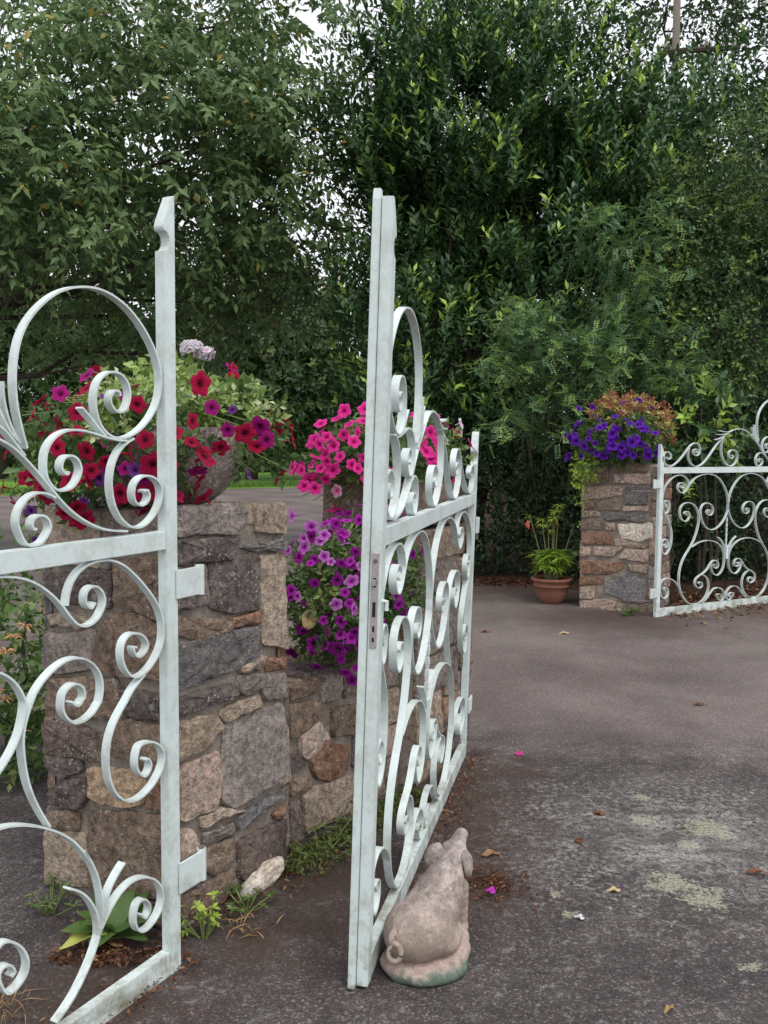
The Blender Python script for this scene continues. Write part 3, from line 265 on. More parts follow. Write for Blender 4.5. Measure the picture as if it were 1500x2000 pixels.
FLOWERS={'red': [[-0.89,2.802,1.582,-0.15,-0.99,-0.07,0.0253,'a'],[-0.549,2.817,1.653,0.33,-0.88,0.33,0.035,'a'],[-0.572,2.785,1.547,0.55,-0.79,0.29,0.0224,'a'],[-0.569,2.769,1.494,0.55,-0.83,0.11,0.0223,'a'],[-0.542,2.813,1.457,0.67,-0.74,-0.01,0.034,'a'],[-0.509,2.903,1.494,0.37,-0.79,-0.48,0.0222,'a'],[-0.441,2.921,1.533,0.5,-0.8,-0.34,0.0282,'a'],[-0.4,2.963,1.483,0.18,-0.98,-0.0,0.0239,'a'],[-0.561,2.921,1.332,0.71,-0.51,-0.49,0.0296,'a'],[-0.864,2.748,1.464,0.32,-0.93,0.17,0.0249,'a'],[-0.719,2.701,1.46,0.11,-0.99,0.0,0.0272,'a'],[-0.681,2.705,1.499,0.21,-0.97,0.12,0.0218,'a'],[-0.663,2.715,1.433,0.27,-0.96,-0.08,0.0301,'a'],[-0.907,2.74,1.381,0.23,-0.97,-0.07,0.0249,'a'],[-0.861,2.752,1.387,0.34,-0.94,-0.06,0.0277,'a'],[-0.839,2.755,1.415,-0.27,-0.95,-0.16,0.025,'a'],[-0.655,2.749,1.372,0.31,-0.91,-0.29,0.0277,'a'],[-0.763,2.757,1.354,-0.02,-0.93,-0.37,0.0306,'a'],[-0.738,2.787,1.324,0.07,-0.87,-0.49,0.0338,'a'],[-0.696,2.758,1.349,0.19,-0.91,-0.38,0.0278,'a'],[-0.9,2.816,1.27,0.27,-0.87,-0.42,0.0331,'a'],[-0.942,2.788,1.289,0.17,-0.92,-0.36,0.0237,'a'],[-1.012,2.741,1.397,-0.0,-1.0,-0.03,0.0221,'a'],[-0.998,2.744,1.37,0.03,-0.99,-0.11,0.025,'a'],[-0.937,2.734,1.47,0.17,-0.97,0.18,0.022,'a'],[-0.944,2.742,1.497,0.15,-0.95,0.26,0.0193,'a'],[-0.797,2.797,1.335,-0.13,-0.87,-0.48,0.0254,'a'],[-0.724,2.844,1.298,0.12,-0.75,-0.65,0.0173,'a'],[-0.612,2.736,1.516,0.41,-0.89,0.17,0.0231,'a'],[-0.623,2.734,1.428,0.39,-0.92,-0.1,0.0248,'a'],[-0.98,2.756,1.336,0.07,-0.97,-0.21,0.0223,'a'],[-0.617,2.802,1.347,0.45,-0.8,-0.4,0.0238,'a'],[-0.795,2.72,1.438,-0.11,-0.99,-0.07,0.022,'a'],[-0.389,2.971,1.542,0.25,-0.95,0.21,0.0329,'m'],[-0.372,2.973,1.501,0.35,-0.93,0.06,0.0252,'m'],[-0.516,2.82,1.596,0.4,-0.92,0.02,0.0203,'m'],[-0.482,2.868,1.54,0.44,-0.85,-0.29,0.0202,'m'],[-0.555,2.809,1.415,0.63,-0.76,-0.16,0.0215,'m'],[-0.83,2.761,1.392,-0.24,-0.94,-0.25,0.0234,'p'],[-0.711,2.712,1.417,0.13,-0.98,-0.14,0.0191,'p'],[-1.067,2.852,1.272,-0.15,-0.87,-0.47,0.0219,'p'],[-1.064,2.91,1.211,-0.11,-0.76,-0.64,0.013,'p'],[-1.036,2.798,1.299,-0.06,-0.94,-0.35,0.0181,'p'],[-0.426,2.997,1.398,0.02,-0.94,-0.33,0.0157,'p'],[-0.879,2.769,1.33,0.3,-0.93,-0.22,0.0168,'p'],[-0.808,2.772,1.62,-0.02,-0.99,0.16,0.0139,'p'],[-0.75,2.763,1.62,0.06,-0.99,0.16,0.0166,'m'],[-0.461,2.863,1.592,0.49,-0.87,-0.0,0.0127,'p']],'pink': [[-0.171,4.259,1.611,-0.24,-0.57,0.79,0.0299,'a'],[-0.084,4.22,1.627,-0.12,-0.6,0.79,0.0296,'a'],[-0.087,4.067,1.584,-0.13,-0.75,0.65,0.0286,'a'],[-0.271,4.258,1.557,-0.43,-0.58,0.69,0.0299,'a'],[-0.144,4.053,1.558,-0.21,-0.78,0.59,0.0266,'a'],[-0.122,3.972,1.492,-0.2,-0.91,0.36,0.0279,'a'],[-0.288,4.125,1.494,-0.48,-0.76,0.43,0.0309,'a'],[-0.24,4.074,1.51,-0.37,-0.8,0.47,0.0255,'a'],[-0.212,4.018,1.476,-0.34,-0.88,0.32,0.0283,'a'],[-0.315,4.132,1.481,-0.28,-0.72,0.64,0.0233,'a'],[-0.251,4.04,1.444,-0.43,-0.88,0.19,0.0284,'a'],[-0.289,4.048,1.425,-0.15,-0.92,0.37,0.0266,'a'],[-0.211,4.009,1.382,-0.36,-0.93,-0.1,0.0314,'a'],[-0.178,3.98,1.433,-0.3,-0.94,0.13,0.0224,'a'],[-0.078,3.935,1.428,-0.15,-0.98,0.1,0.0277,'a'],[-0.386,4.131,1.38,-0.63,-0.75,0.22,0.0291,'a'],[-0.355,4.074,1.373,-0.46,-0.87,0.17,0.0255,'a'],[-0.308,4.043,1.399,-0.24,-0.93,0.27,0.0266,'a'],[-0.071,3.951,1.353,-0.14,-0.97,-0.21,0.031,'a'],[-0.102,3.946,1.391,-0.19,-0.98,-0.06,0.0235,'a'],[-0.249,4.021,1.337,0.03,-1.0,0.02,0.0252,'a'],[-0.334,4.058,1.31,-0.37,-0.93,-0.09,0.0287,'a'],[-0.288,4.033,1.305,-0.15,-0.98,-0.11,0.0266,'a'],[-0.206,4.041,1.292,0.23,-0.96,-0.16,0.0241,'w'],[-0.128,3.954,1.403,-0.22,-0.97,-0.01,0.0223,'a'],[0.19,4.006,1.528,0.19,-0.85,0.49,0.025,'a'],[0.227,4.0,1.497,0.26,-0.88,0.39,0.0263,'a'],[0.175,3.954,1.46,0.19,-0.95,0.24,0.0341,'a'],[0.194,3.956,1.429,0.23,-0.97,0.11,0.0279,'a'],[0.23,3.981,1.46,0.28,-0.93,0.25,0.0249,'a'],[0.208,3.964,1.398,0.25,-0.97,-0.03,0.0224,'a'],[0.13,4.134,1.612,0.1,-0.68,0.72,0.0193,'a'],[0.224,4.193,1.602,0.22,-0.63,0.74,0.0196,'a'],[0.302,4.061,1.345,0.4,-0.87,-0.27,0.0267,'a'],[0.034,3.928,1.373,0.0,-0.99,-0.13,0.0247,'a'],[-0.111,4.001,1.533,-0.17,-0.85,0.5,0.0225,'a'],[-0.168,4.02,1.52,-0.25,-0.84,0.47,0.0239,'a'],[-0.201,4.191,1.586,-0.28,-0.64,0.71,0.0262,'a'],[0.169,3.966,1.491,0.18,-0.92,0.36,0.0236,'a'],[-0.265,4.072,1.475,-0.44,-0.83,0.33,0.0255,'a'],[-0.206,4.031,1.501,-0.32,-0.85,0.42,0.0221,'a'],[-0.269,4.025,1.381,-0.06,-0.98,0.2,0.0221,'a'],[-0.23,4.018,1.413,-0.4,-0.92,0.04,0.0201,'a'],[0.287,4.023,1.378,0.38,-0.92,-0.12,0.0189,'a'],[-0.023,3.996,1.552,-0.06,-0.83,0.55,0.025,'a'],[-0.016,3.933,1.471,-0.06,-0.96,0.28,0.0277,'a'],[-0.028,3.926,1.398,-0.08,-1.0,-0.03,0.0277,'a'],[0.008,4.084,1.604,-0.03,-0.73,0.69,0.0229,'a']],'purple': [[-0.347,3.658,1.201,-0.51,-0.55,0.66,0.0288,'b'],[-0.393,3.652,1.121,-0.63,-0.58,0.51,0.0219,'a'],[-0.298,3.555,1.126,-0.31,-0.84,0.44,0.0224,'b'],[-0.266,3.566,1.164,-0.24,-0.82,0.52,0.0253,'b'],[-0.27,3.545,1.138,-0.23,-0.86,0.45,0.0212,'d'],[-0.294,3.534,1.1,-0.28,-0.88,0.38,0.0251,'b'],[-0.218,3.525,1.141,-0.09,-0.9,0.43,0.0211,'b'],[-0.234,3.519,1.124,-0.13,-0.91,0.4,0.02,'b'],[-0.157,3.524,1.147,0.05,-0.9,0.44,0.0222,'a'],[-0.145,3.506,1.115,0.07,-0.92,0.38,0.021,'b'],[-0.106,3.501,1.088,0.16,-0.93,0.34,0.0232,'a'],[-0.358,3.59,1.079,-0.5,-0.77,0.4,0.0204,'b'],[-0.39,3.651,1.075,-0.67,-0.59,0.45,0.0184,'a'],[-0.313,3.528,1.061,-0.31,-0.89,0.32,0.02,'a'],[-0.219,3.491,1.072,-0.08,-0.95,0.31,0.0231,'b'],[-0.157,3.478,1.046,0.05,-0.96,0.27,0.022,'a'],[-0.127,3.482,1.052,0.11,-0.95,0.28,0.0176,'a'],[-0.083,3.489,1.034,0.2,-0.94,0.26,0.0209,'b'],[-0.067,3.492,1.023,0.23,-0.94,0.25,0.021,'a'],[-0.176,3.468,1.009,0.01,-0.97,0.23,0.0187,'a'],[-0.17,3.465,0.987,0.02,-0.98,0.2,0.0186,'d'],[-0.253,3.476,0.974,-0.15,-0.97,0.19,0.0231,'a'],[-0.121,3.469,0.984,0.12,-0.97,0.2,0.0231,'b'],[-0.334,3.515,0.94,-0.35,-0.92,0.16,0.0212,'a'],[-0.143,3.462,0.944,0.07,-0.99,0.15,0.0197,'a'],[-0.29,3.488,0.894,-0.23,-0.97,0.1,0.021,'a'],[-0.173,3.46,0.902,0.01,-0.99,0.11,0.022,'b'],[-0.126,3.464,0.905,0.1,-0.99,0.11,0.0209,'a'],[-0.11,3.468,0.882,0.14,-0.99,0.08,0.0231,'b'],[-0.159,3.467,0.837,0.04,-1.0,0.03,0.0248,'a'],[-0.217,3.47,0.842,-0.07,-1.0,0.04,0.0165,'a'],[-0.071,3.485,0.84,0.23,-0.97,0.03,0.0199,'a'],[-0.077,3.477,0.958,0.2,-0.96,0.17,0.0176,'b'],[-0.206,3.478,0.799,-0.06,-1.0,-0.02,0.0199,'a'],[-0.289,3.506,0.795,-0.25,-0.97,-0.03,0.0234,'d'],[-0.16,3.479,0.788,0.04,-1.0,-0.03,0.021,'a'],[-0.121,3.487,0.778,0.13,-0.99,-0.05,0.0232,'a'],[-0.094,3.507,0.746,0.2,-0.97,-0.1,0.0223,'d'],[-0.253,3.508,0.75,-0.17,-0.98,-0.1,0.0267,'d'],[-0.216,3.499,0.747,-0.08,-0.99,-0.1,0.02,'a'],[-0.172,3.506,0.723,0.02,-0.99,-0.14,0.0306,'a'],[-0.333,3.629,0.695,-0.58,-0.75,-0.31,0.0277,'d'],[-0.263,3.535,0.71,-0.23,-0.96,-0.18,0.0168,'a'],[-0.161,3.526,0.69,0.04,-0.98,-0.21,0.0202,'a'],[-0.101,3.571,0.657,0.24,-0.91,-0.34,0.0216,'a'],[-0.125,3.627,0.591,0.21,-0.78,-0.59,0.0242,'d'],[-0.147,3.597,0.627,0.11,-0.87,-0.47,0.024,'a'],[-0.253,3.627,0.631,-0.32,-0.79,-0.53,0.0254,'a'],[-0.31,3.621,0.615,-0.45,-0.78,-0.43,0.0219,'a'],[-0.229,3.618,0.557,-0.18,-0.81,-0.57,0.0254,'a'],[-0.11,3.484,0.795,0.15,-0.99,-0.02,0.0199,'d'],[-0.072,3.497,0.793,0.24,-0.97,-0.03,0.0211,'d'],[0.033,3.557,0.964,0.52,-0.83,0.2,0.0203,'a'],[0.039,3.562,0.917,0.54,-0.83,0.14,0.0215,'a'],[0.045,3.575,0.881,0.59,-0.81,0.09,0.0226,'a'],[0.064,3.65,0.827,0.79,-0.61,-0.0,0.022,'a'],[0.081,3.651,0.845,0.79,-0.61,0.04,0.0208,'a'],[0.108,3.791,0.892,0.49,-0.72,-0.5,0.018,'a'],[0.065,3.65,1.043,0.27,-0.96,0.09,0.0207,'a'],[-0.34,3.519,0.917,-0.36,-0.92,0.13,0.0167,'a'],[-0.072,3.517,0.744,0.26,-0.96,-0.11,0.0223,'d'],[-0.193,3.48,1.051,-0.03,-0.96,0.28,0.0143,'b'],[-0.266,3.495,1.044,-0.18,-0.94,0.28,0.0144,'a'],[-0.039,3.497,0.978,0.29,-0.94,0.2,0.021,'a'],[-0.033,3.499,0.871,0.31,-0.95,0.07,0.0222,'a'],[-0.023,3.525,1.047,0.35,-0.89,0.3,0.0212,'a'],[-0.038,3.526,0.765,0.34,-0.94,-0.08,0.0213,'d'],[-0.011,3.524,0.822,0.39,-0.92,0.0,0.0202,'a']],'violet': [[1.853,8.466,1.802,-0.35,-0.5,0.79,0.0243,'a'],[1.828,8.343,1.716,-0.41,-0.66,0.63,0.0239,'a'],[1.868,8.255,1.692,-0.35,-0.78,0.52,0.0267,'a'],[1.857,8.201,1.624,-0.37,-0.87,0.32,0.0324,'a'],[1.996,8.234,1.721,-0.21,-0.79,0.58,0.0266,'a'],[2.101,8.429,1.832,-0.13,-0.55,0.82,0.0242,'a'],[2.095,8.342,1.777,-0.13,-0.66,0.74,0.0299,'a'],[2.173,8.416,1.84,-0.07,-0.57,0.82,0.0241,'a'],[2.212,8.417,1.787,-0.02,-0.58,0.82,0.0302,'a'],[2.243,8.4,1.869,-0.03,-0.58,0.81,0.0301,'a'],[2.354,8.389,1.802,0.09,-0.61,0.78,0.027,'a'],[2.298,8.401,1.787,0.06,-0.6,0.8,0.0241,'a'],[2.085,8.176,1.684,-0.12,-0.87,0.47,0.0323,'a'],[2.177,8.159,1.655,-0.03,-0.92,0.4,0.0381,'a'],[2.233,8.149,1.611,0.04,-0.96,0.27,0.0293,'a'],[2.313,8.169,1.583,0.14,-0.97,0.18,0.0264,'a'],[1.955,8.143,1.58,-0.26,-0.95,0.16,0.038,'a'],[1.983,8.134,1.537,-0.23,-0.97,0.01,0.0351,'a'],[1.786,8.24,1.595,-0.49,-0.84,0.23,0.0237,'a'],[1.725,8.493,1.658,-0.69,-0.43,0.58,0.0305,'a'],[1.668,8.502,1.536,-0.91,-0.41,0.0,0.0367,'a'],[1.685,8.402,1.566,-0.78,-0.61,0.15,0.0332,'a'],[1.696,8.375,1.513,-0.74,-0.67,-0.11,0.0361,'a'],[1.67,8.499,1.399,-0.7,-0.48,-0.53,0.0306,'a'],[1.755,8.292,1.476,-0.56,-0.79,-0.24,0.0358,'a'],[1.772,8.438,1.4,-0.58,-0.58,-0.57,0.0364,'a'],[1.799,8.286,1.432,-0.48,-0.79,-0.38,0.0298,'a'],[1.826,8.213,1.492,-0.43,-0.89,-0.16,0.0325,'a'],[1.91,8.245,1.396,-0.32,-0.83,-0.45,0.0386,'a'],[1.96,8.155,1.478,-0.26,-0.95,-0.18,0.0381,'a'],[1.943,8.146,1.522,-0.27,-0.96,-0.04,0.0322,'a'],[2.032,8.147,1.464,-0.18,-0.96,-0.22,0.0352,'a'],[2.042,8.183,1.413,-0.17,-0.91,-0.38,0.0353,'a'],[2.113,8.125,1.509,-0.09,-0.99,-0.08,0.0409,'a'],[2.141,8.122,1.538,-0.06,-1.0,0.02,0.0379,'a'],[2.241,8.162,1.465,0.04,-0.97,-0.23,0.0352,'a'],[2.274,8.224,1.406,0.07,-0.9,-0.44,0.0414,'a'],[2.149,8.197,1.398,-0.07,-0.9,-0.43,0.0354,'a'],[2.042,8.133,1.494,-0.17,-0.98,-0.13,0.0321,'a'],[1.932,8.244,1.389,-0.29,-0.83,-0.47,0.0297,'a'],[2.358,8.259,1.421,0.19,-0.88,-0.43,0.0327,'a'],[2.379,8.232,1.466,0.24,-0.93,-0.27,0.0266,'a'],[1.734,8.48,1.794,-0.45,-0.48,0.75,0.0213,'a'],[1.892,8.191,1.639,-0.33,-0.88,0.36,0.0294,'a'],[1.971,8.153,1.624,-0.24,-0.92,0.3,0.0351,'a'],[2.214,8.192,1.685,0.01,-0.87,0.49,0.0323,'a'],[2.286,8.213,1.421,0.09,-0.92,-0.39,0.0355,'a'],[1.852,8.255,1.418,-0.39,-0.83,-0.4,0.0327,'a'],[2.083,8.173,1.42,-0.13,-0.92,-0.36,0.0353,'a'],[2.189,8.137,1.494,-0.01,-0.99,-0.13,0.0321,'a'],[1.998,8.141,1.61,-0.21,-0.94,0.25,0.0263,'a'],[1.645,8.504,1.566,-0.9,-0.4,0.16,0.0244,'a'],[1.641,8.499,1.36,-0.65,-0.5,-0.58,0.0214,'a'],[2.204,8.148,1.626,0.0,-0.95,0.31,0.0351,'a'],[2.102,8.153,1.654,-0.1,-0.92,0.39,0.0263,'a'],[1.937,8.179,1.449,-0.28,-0.92,-0.28,0.0323,'a'],[1.773,8.244,1.536,-0.52,-0.86,0.0,0.0237,'a']]}
BLOBS={'red': [((-0.72,3.12,1.6),(0.37,0.36,0.19)),((-0.95,2.98,1.43),(0.25,0.25,0.22)),((-0.72,2.9,1.48),(0.2,0.2,0.19)),((-0.42,3.12,1.5),(0.12,0.16,0.16))],'pink': [((0.03,4.28,1.42),(0.38,0.36,0.22)),((-0.25,4.2,1.35),(0.15,0.18,0.16))],'purple': [((-0.17,3.66,0.92),(0.24,0.2,0.31)),((-0.06,3.82,1.05),(0.24,0.2,0.2))],'violet': [((2.1,8.45,1.55),(0.42,0.33,0.24))]}
# ---------------------------------------------------------------- ground
def asphalt_mat():
    g = NT('asphalt'); co = g.coord(); sep = g.n('ShaderNodeSeparateXYZ'); g.l(co, sep.inputs[0])
    n0 = g.noise(co, 0.8, 4, 0.6, 0.3); n1 = g.noise(co, 4.5, 5, 0.65); n2 = g.noise(co, 70, 3, 0.7)
    v = g.voro(co, 190, 'Color'); sv = g.n('ShaderNodeSeparateColor'); g.l(v, sv.inputs[0])
    c = g.mix(g.ramp(n1, [(0.3, (0, 0, 0)), (0.7, (1, 1, 1))]), (0.050, 0.040, 0.039, 1), (0.100, 0.084, 0.082, 1))
    # newer, paler, smoother surfacing further up the drive
    edge = g.math('ADD', sep.outputs[1], g.math('MULTIPLY', g.math('SUBTRACT', n1, 0.5), 1.0))
    edge = g.math('ADD', edge, g.math('MULTIPLY', sep.outputs[0], 0.12))
    far = g.ramp(g.math('MULTIPLY', edge, 0.1), [(0.44, (0, 0, 0)), (0.50, (1, 1, 1))])
    c2 = g.mix(g.ramp(n0, [(0.35, (0, 0, 0)), (0.65, (1, 1, 1))]), (0.125, 0.100, 0.092, 1), (0.175, 0.145, 0.134, 1))
    c = g.mix(far, c, c2)
    dark = g.ramp(n0, [(0.36, (0.74, 0.73, 0.73)), (0.58, (1, 1, 1))])
    c = g.mix(0.8, c, dark, 'MULTIPLY')
    grain = g.ramp(sv.outputs[0], [(0.0, (0.55, 0.55, 0.55)), (0.6, (0.95, 0.95, 0.95)), (0.9, (1.5, 1.5, 1.5)), (1.0, (3.4, 3.3, 3.3))])
    c = g.mix(g.mix(far, (0.9, 0.9, 0.9, 1), (0.5, 0.5, 0.5, 1)), c, grain, 'MULTIPLY')
    c = g.mix(0.5, c, g.ramp(n2, [(0.3, (0.5, 0.5, 0.5)), (0.7, (1.5, 1.5, 1.5))]), 'MULTIPLY')
    # grey crust lichen in scattered flecks
    def spot(cx, cy, r, sx=1.0):
        vm = g.n('ShaderNodeVectorMath'); vm.operation = 'SUBTRACT'; g.l(co, vm.inputs[0]); vm.inputs[1].default_value = (cx, cy, 0)
        vs_ = g.n('ShaderNodeVectorMath'); vs_.operation = 'MULTIPLY'; g.l(vm.outputs[0], vs_.inputs[0]); vs_.inputs[1].default_value = (1/r, sx/r, 0)
        le = g.n('ShaderNodeVectorMath'); le.operation = 'LENGTH'; g.l(vs_.outputs[0], le.inputs[0]); return le.outputs['Value']
    def mask(le, ns, a):   # 1 inside, ragged
        return g.math('GREATER_THAN', g.math('ADD', g.math('MULTIPLY', g.math('SUBTRACT', 1.0, le), 0.22), ns), 0.60)
    nl = g.noise(co, 26, 5, 0.72, 0.8); nl2 = g.noise(co, 90, 4, 0.75)
    fleck = g.ramp(g.math('ADD', nl, g.math('MULTIPLY', g.math('SUBTRACT', n1, 0.5), 0.30)), [(0.57, (0, 0, 0)), (0.66, (1, 1, 1))])
    zone = g.math('SUBTRACT', 1.0, g.math('MULTIPLY', spot(1.15, 3.5, 1.0, 1.3), 0.9), True)
    fleckz = g.ramp(g.math('ADD', g.noise(co, 36, 6, .8, .3), g.math('MULTIPLY', zone, 0.19)), [(0.575, (0, 0, 0)), (0.655, (1, 1, 1))])
    fleckz = g.math('MULTIPLY', fleckz, g.ramp(g.noise(co, 5.5, 4, .7, .5), [(0.40, (0.12, 0.12, 0.12)), (0.60, (1, 1, 1))]))
    fl_ = g.math('MAXIMUM', g.math('MULTIPLY', fleck, 0.45), g.math('MULTIPLY', fleckz, 0.95))
    near = g.math('LESS_THAN', sep.outputs[1], 4.6)
    c = g.mix(g.math('MULTIPLY', g.math('MULTIPLY', fl_, near), g.ramp(nl2, [(0.35, (0.15, 0.15, 0.15)), (0.6, (1, 1, 1))])), c, (0.40, 0.385, 0.365, 1))
    # pale green lichen patches
    green = None
    for cx, cy, r, sx in ((0.99, 3.14, 0.115, 1.1), (1.07, 3.03, 0.115, 1.2), (1.04, 3.68, 0.06, 0.9), (1.27, 3.60, 0.13, 1.1), (1.10, 3.93, 0.05, 1.0), (1.15, 3.45, 0.05, 1.0), (0.58, 3.05, 0.035, 1), (1.06, 2.62, 0.05, 1.8), (0.60, 2.92, 0.035, 1)):
        mk = g.math('MULTIPLY', mask(spot(cx, cy, r*1.1, sx), g.math('ADD', g.math('MULTIPLY', nl, .6), g.math('MULTIPLY', nl2, .4)), 1.0), g.math('LESS_THAN', spot(cx, cy, r*2.2, sx), 1.0))
        green = mk if green is None else g.math('MAXIMUM', green, mk)
    c = g.mix(g.math('MULTIPLY', green, g.ramp(nl2, [(0.38, (0.1, 0.1, 0.1)), (0.58, (.95, .95, .95))])), c, g.mix(n2, (0.24, 0.25, 0.15, 1), (0.46, 0.46, 0.36, 1)))
    # brown dirt and moss near walls and gate foot
    dirt = None
    for cx, cy, r, sx in ((-0.25, 3.1, 0.45, 0.8), (0.3, 3.9, 0.35, 0.35), (0.33, 3.1, 0.22, 0.9), (-0.75, 2.5, 0.35, 1), (0.6, 4.25, 0.22, 1.5), (-0.35, 2.75, 0.25, 1), (2.1, 8.0, 1.0, 1.5), (1.5, 9.6, 1.3, 1.6), (4.0, 8.6, 1.6, 1.2)):
        mk = g.math('SUBTRACT', 1.15, g.math('ADD', spot(cx, cy, r, sx), g.math('MULTIPLY', g.math('SUBTRACT', n1, 0.5), 1.6)), True)
        dirt = mk if dirt is None else g.math('MAXIMUM', dirt, mk)
    c = g.mix(g.math('MULTIPLY', dirt, g.ramp(n2, [(0.3, (0.35, 0.35, 0.35)), (0.6, (0.95, 0.95, 0.95))])), c, (0.062, 0.038, 0.026, 1))
    h = g.math('ADD', g.math('MULTIPLY', sv.outputs[0], 0.6), n2)
    return g.fin(g.bsdf(c, 0.82, g.bump(h, 0.7, 0.004), 0.35))
M_ASPH = asphalt_mat()
def earth_mat():
    g = NT('bare_earth'); co = g.coord(); n = g.noise(co, 3, 5, 0.6); n2 = g.noise(co, 40, 4, 0.7)
    c = g.ramp(n, [(0.3, (0.026, 0.018, 0.013)), (0.7, (0.065, 0.042, 0.028))]); c = g.mix(0.6, c, g.ramp(n2, [(0.3, (0.4, 0.4, 0.4)), (0.7, (1.7, 1.5, 1.4))]), 'MULTIPLY')
    return g.fin(g.bsdf(c, 0.95, g.bump(n2, 0.8, 0.02), 0.1))
def lawn_mat():
    g = NT('lawn'); co = g.coord(); n = g.noise(co, 0.7, 4, 0.6); n2 = g.noise(co, 25, 4, 0.7)
    c = g.ramp(n, [(0.3, (0.10, 0.22, 0.03)), (0.7, (0.19, 0.34, 0.055))]); c = g.mix(0.6, c, g.ramp(n2, [(0.3, (0.5, 0.5, 0.5)), (0.7, (1.5, 1.5, 1.5))]), 'MULTIPLY')
    return g.fin(g.bsdf(c, 0.9, g.bump(n2, 0.8, 0.03), 0.1))
def sheet(name, poly, z, m):
    o = pydata(name, [(x, y, z) for x, y in poly], [tuple(range(len(poly)))], m); tag(o, kind='structure'); return o
M_EARTH = earth_mat()
sheet('ground', [(-400, -300), (400, -300), (400, 500), (-400, 500)], -0.008, M_EARTH)
sheet('lawn', [(-60, 23.5), (-12, 24.0), (-2.6, 31.0), (-1.0, 33.5), (4, 33.5), (4, 100), (-90, 100)], -0.004, lawn_mat())
sheet('driveway', [(-40, -12), (40, -12), (40, 5.5), (9, 8.2), (5.2, 10.2), (3.6, 9.1), (2.5, 8.75), (1.85, 9.75), (0.95, 10.35), (-0.1, 11.2), (-0.6, 14), (-0.9, 20), (-1.2, 33.3), (-2.7, 30.9), (-12, 23.9), (-40, 23.4)], 0.0, M_ASPH)

# ---------------------------------------------------------------- stone walls
def rough_stone(poly, depth_back, proud, seed, nseg=0.035):
    """poly: (s,z) outline -> verts in (s, out, z); out>0 is proud of the mortar."""
    rd = random.Random(seed)
    a = sum(poly[i][0]*poly[(i+1) % len(poly)][1] - poly[(i+1) % len(poly)][0]*poly[i][1] for i in range(len(poly)))
    if a < 0: poly = poly[::-1]
    pts = []
    n = len(poly)
    for i in range(n):   # cut the corners, break up the edges
        p0 = Vector(poly[i-1]); p1 = Vector(poly[i]); p2 = Vector(poly[(i+1) % n])
        l0 = (p0-p1).length; l2 = (p2-p1).length; c = min(0.012, l0*0.2, l2*0.2)*rd.uniform(0.4, 1.2)
        A = p1 + (p0-p1)/max(l0, 1e-6)*c; B = p1 + (p2-p1)/max(l2, 1e-6)*c
        pts += [A, (A+B+p1)/3, B]
        k = int(l2/nseg)
        for j in range(1, k):
            q = p1.lerp(p2, j/k); nn = Vector((-(p2-p1).y, (p2-p1).x)).normalized(); pts.append(q + nn*rd.uniform(-0.0045, 0.0045))
    cx = sum((p.x for p in pts))/len(pts); cz = sum((p.y for p in pts))/len(pts); c = Vector((cx, cz)); m = len(pts)
    size = min(max(p.x for p in pts)-min(p.x for p in pts), max(p.y for p in pts)-min(p.y for p in pts))
    tilt = (rd.uniform(-0.05, 0.05), rd.uniform(-0.07, 0.03))
    def ring(inset, out, jit):
        r = []
        for p in pts:
            d = (p-c); L = d.length; q = c + d*(max(L-inset, L*0.3)/max(L, 1e-6))
            nv = mnoise.noise(Vector((q.x*22+seed, q.y*22, seed*.37)))
            o = out + rd.uniform(-jit, jit) + ((q.x-c.x)*tilt[0] + (q.y-c.y)*tilt[1] + nv*.007 if out > .006 else 0)
            r.append((q.x, o, q.y))
        return r
    b = min(0.005, size*0.10)
    rings = [[(p.x, -depth_back, p.y) for p in pts], ring(0, proud*0.15, 0.0005), ring(b, proud*0.8, 0.0018), ring(b+size*0.15, proud*1.0, 0.0022), ring(b+size*0.32, proud*1.05, 0.003)]
    v = [q for r in rings for q in r]; f = []
    for k in range(len(rings)-1):
        for i in range(m):
            j = (i+1) % m; f.append((k*m+i, k*m+j, (k+1)*m+j, (k+1)*m+i))
    v.append((c.x, proud*1.2, c.y)); top = (len(rings)-1)*m
    for i in range(m): f.append((top+i, top+(i+1) % m, len(v)-1))
    return v, f
def face_stone(parent, P0, d, nrm, cat, poly, seed, proud=0.016, back=0.035, name='stone'):
    cx = sum(p[0] for p in poly)/len(poly); cz = sum(p[1] for p in poly)/len(poly); G = .0035
    poly = [(p[0]+G*(1 if p[0] > cx else -1), p[1]+G*(1 if p[1] > cz else -1)) for p in poly]
    v, f = rough_stone(poly, back, proud*(.75+.5*((seed*7919) % 97)/97), seed)
    P0 = Vector(P0); d = Vector(d); nrm = Vector(nrm)
    w = [P0 + d*a + nrm*b + Vector((0, 0, c)) for a, b, c in v]
    hand = d.cross(Vector((0, 0, 1))).dot(nrm)
    if hand < 0: f = [q[::-1] for q in f]
    cen = sum(w, Vector())/len(w); w = [q-cen for q in w]
    o = pydata(name, w, f, SM[cat], parent, True, cen); o.data.set_sharp_from_angle(angle=math.radians(32)); return o
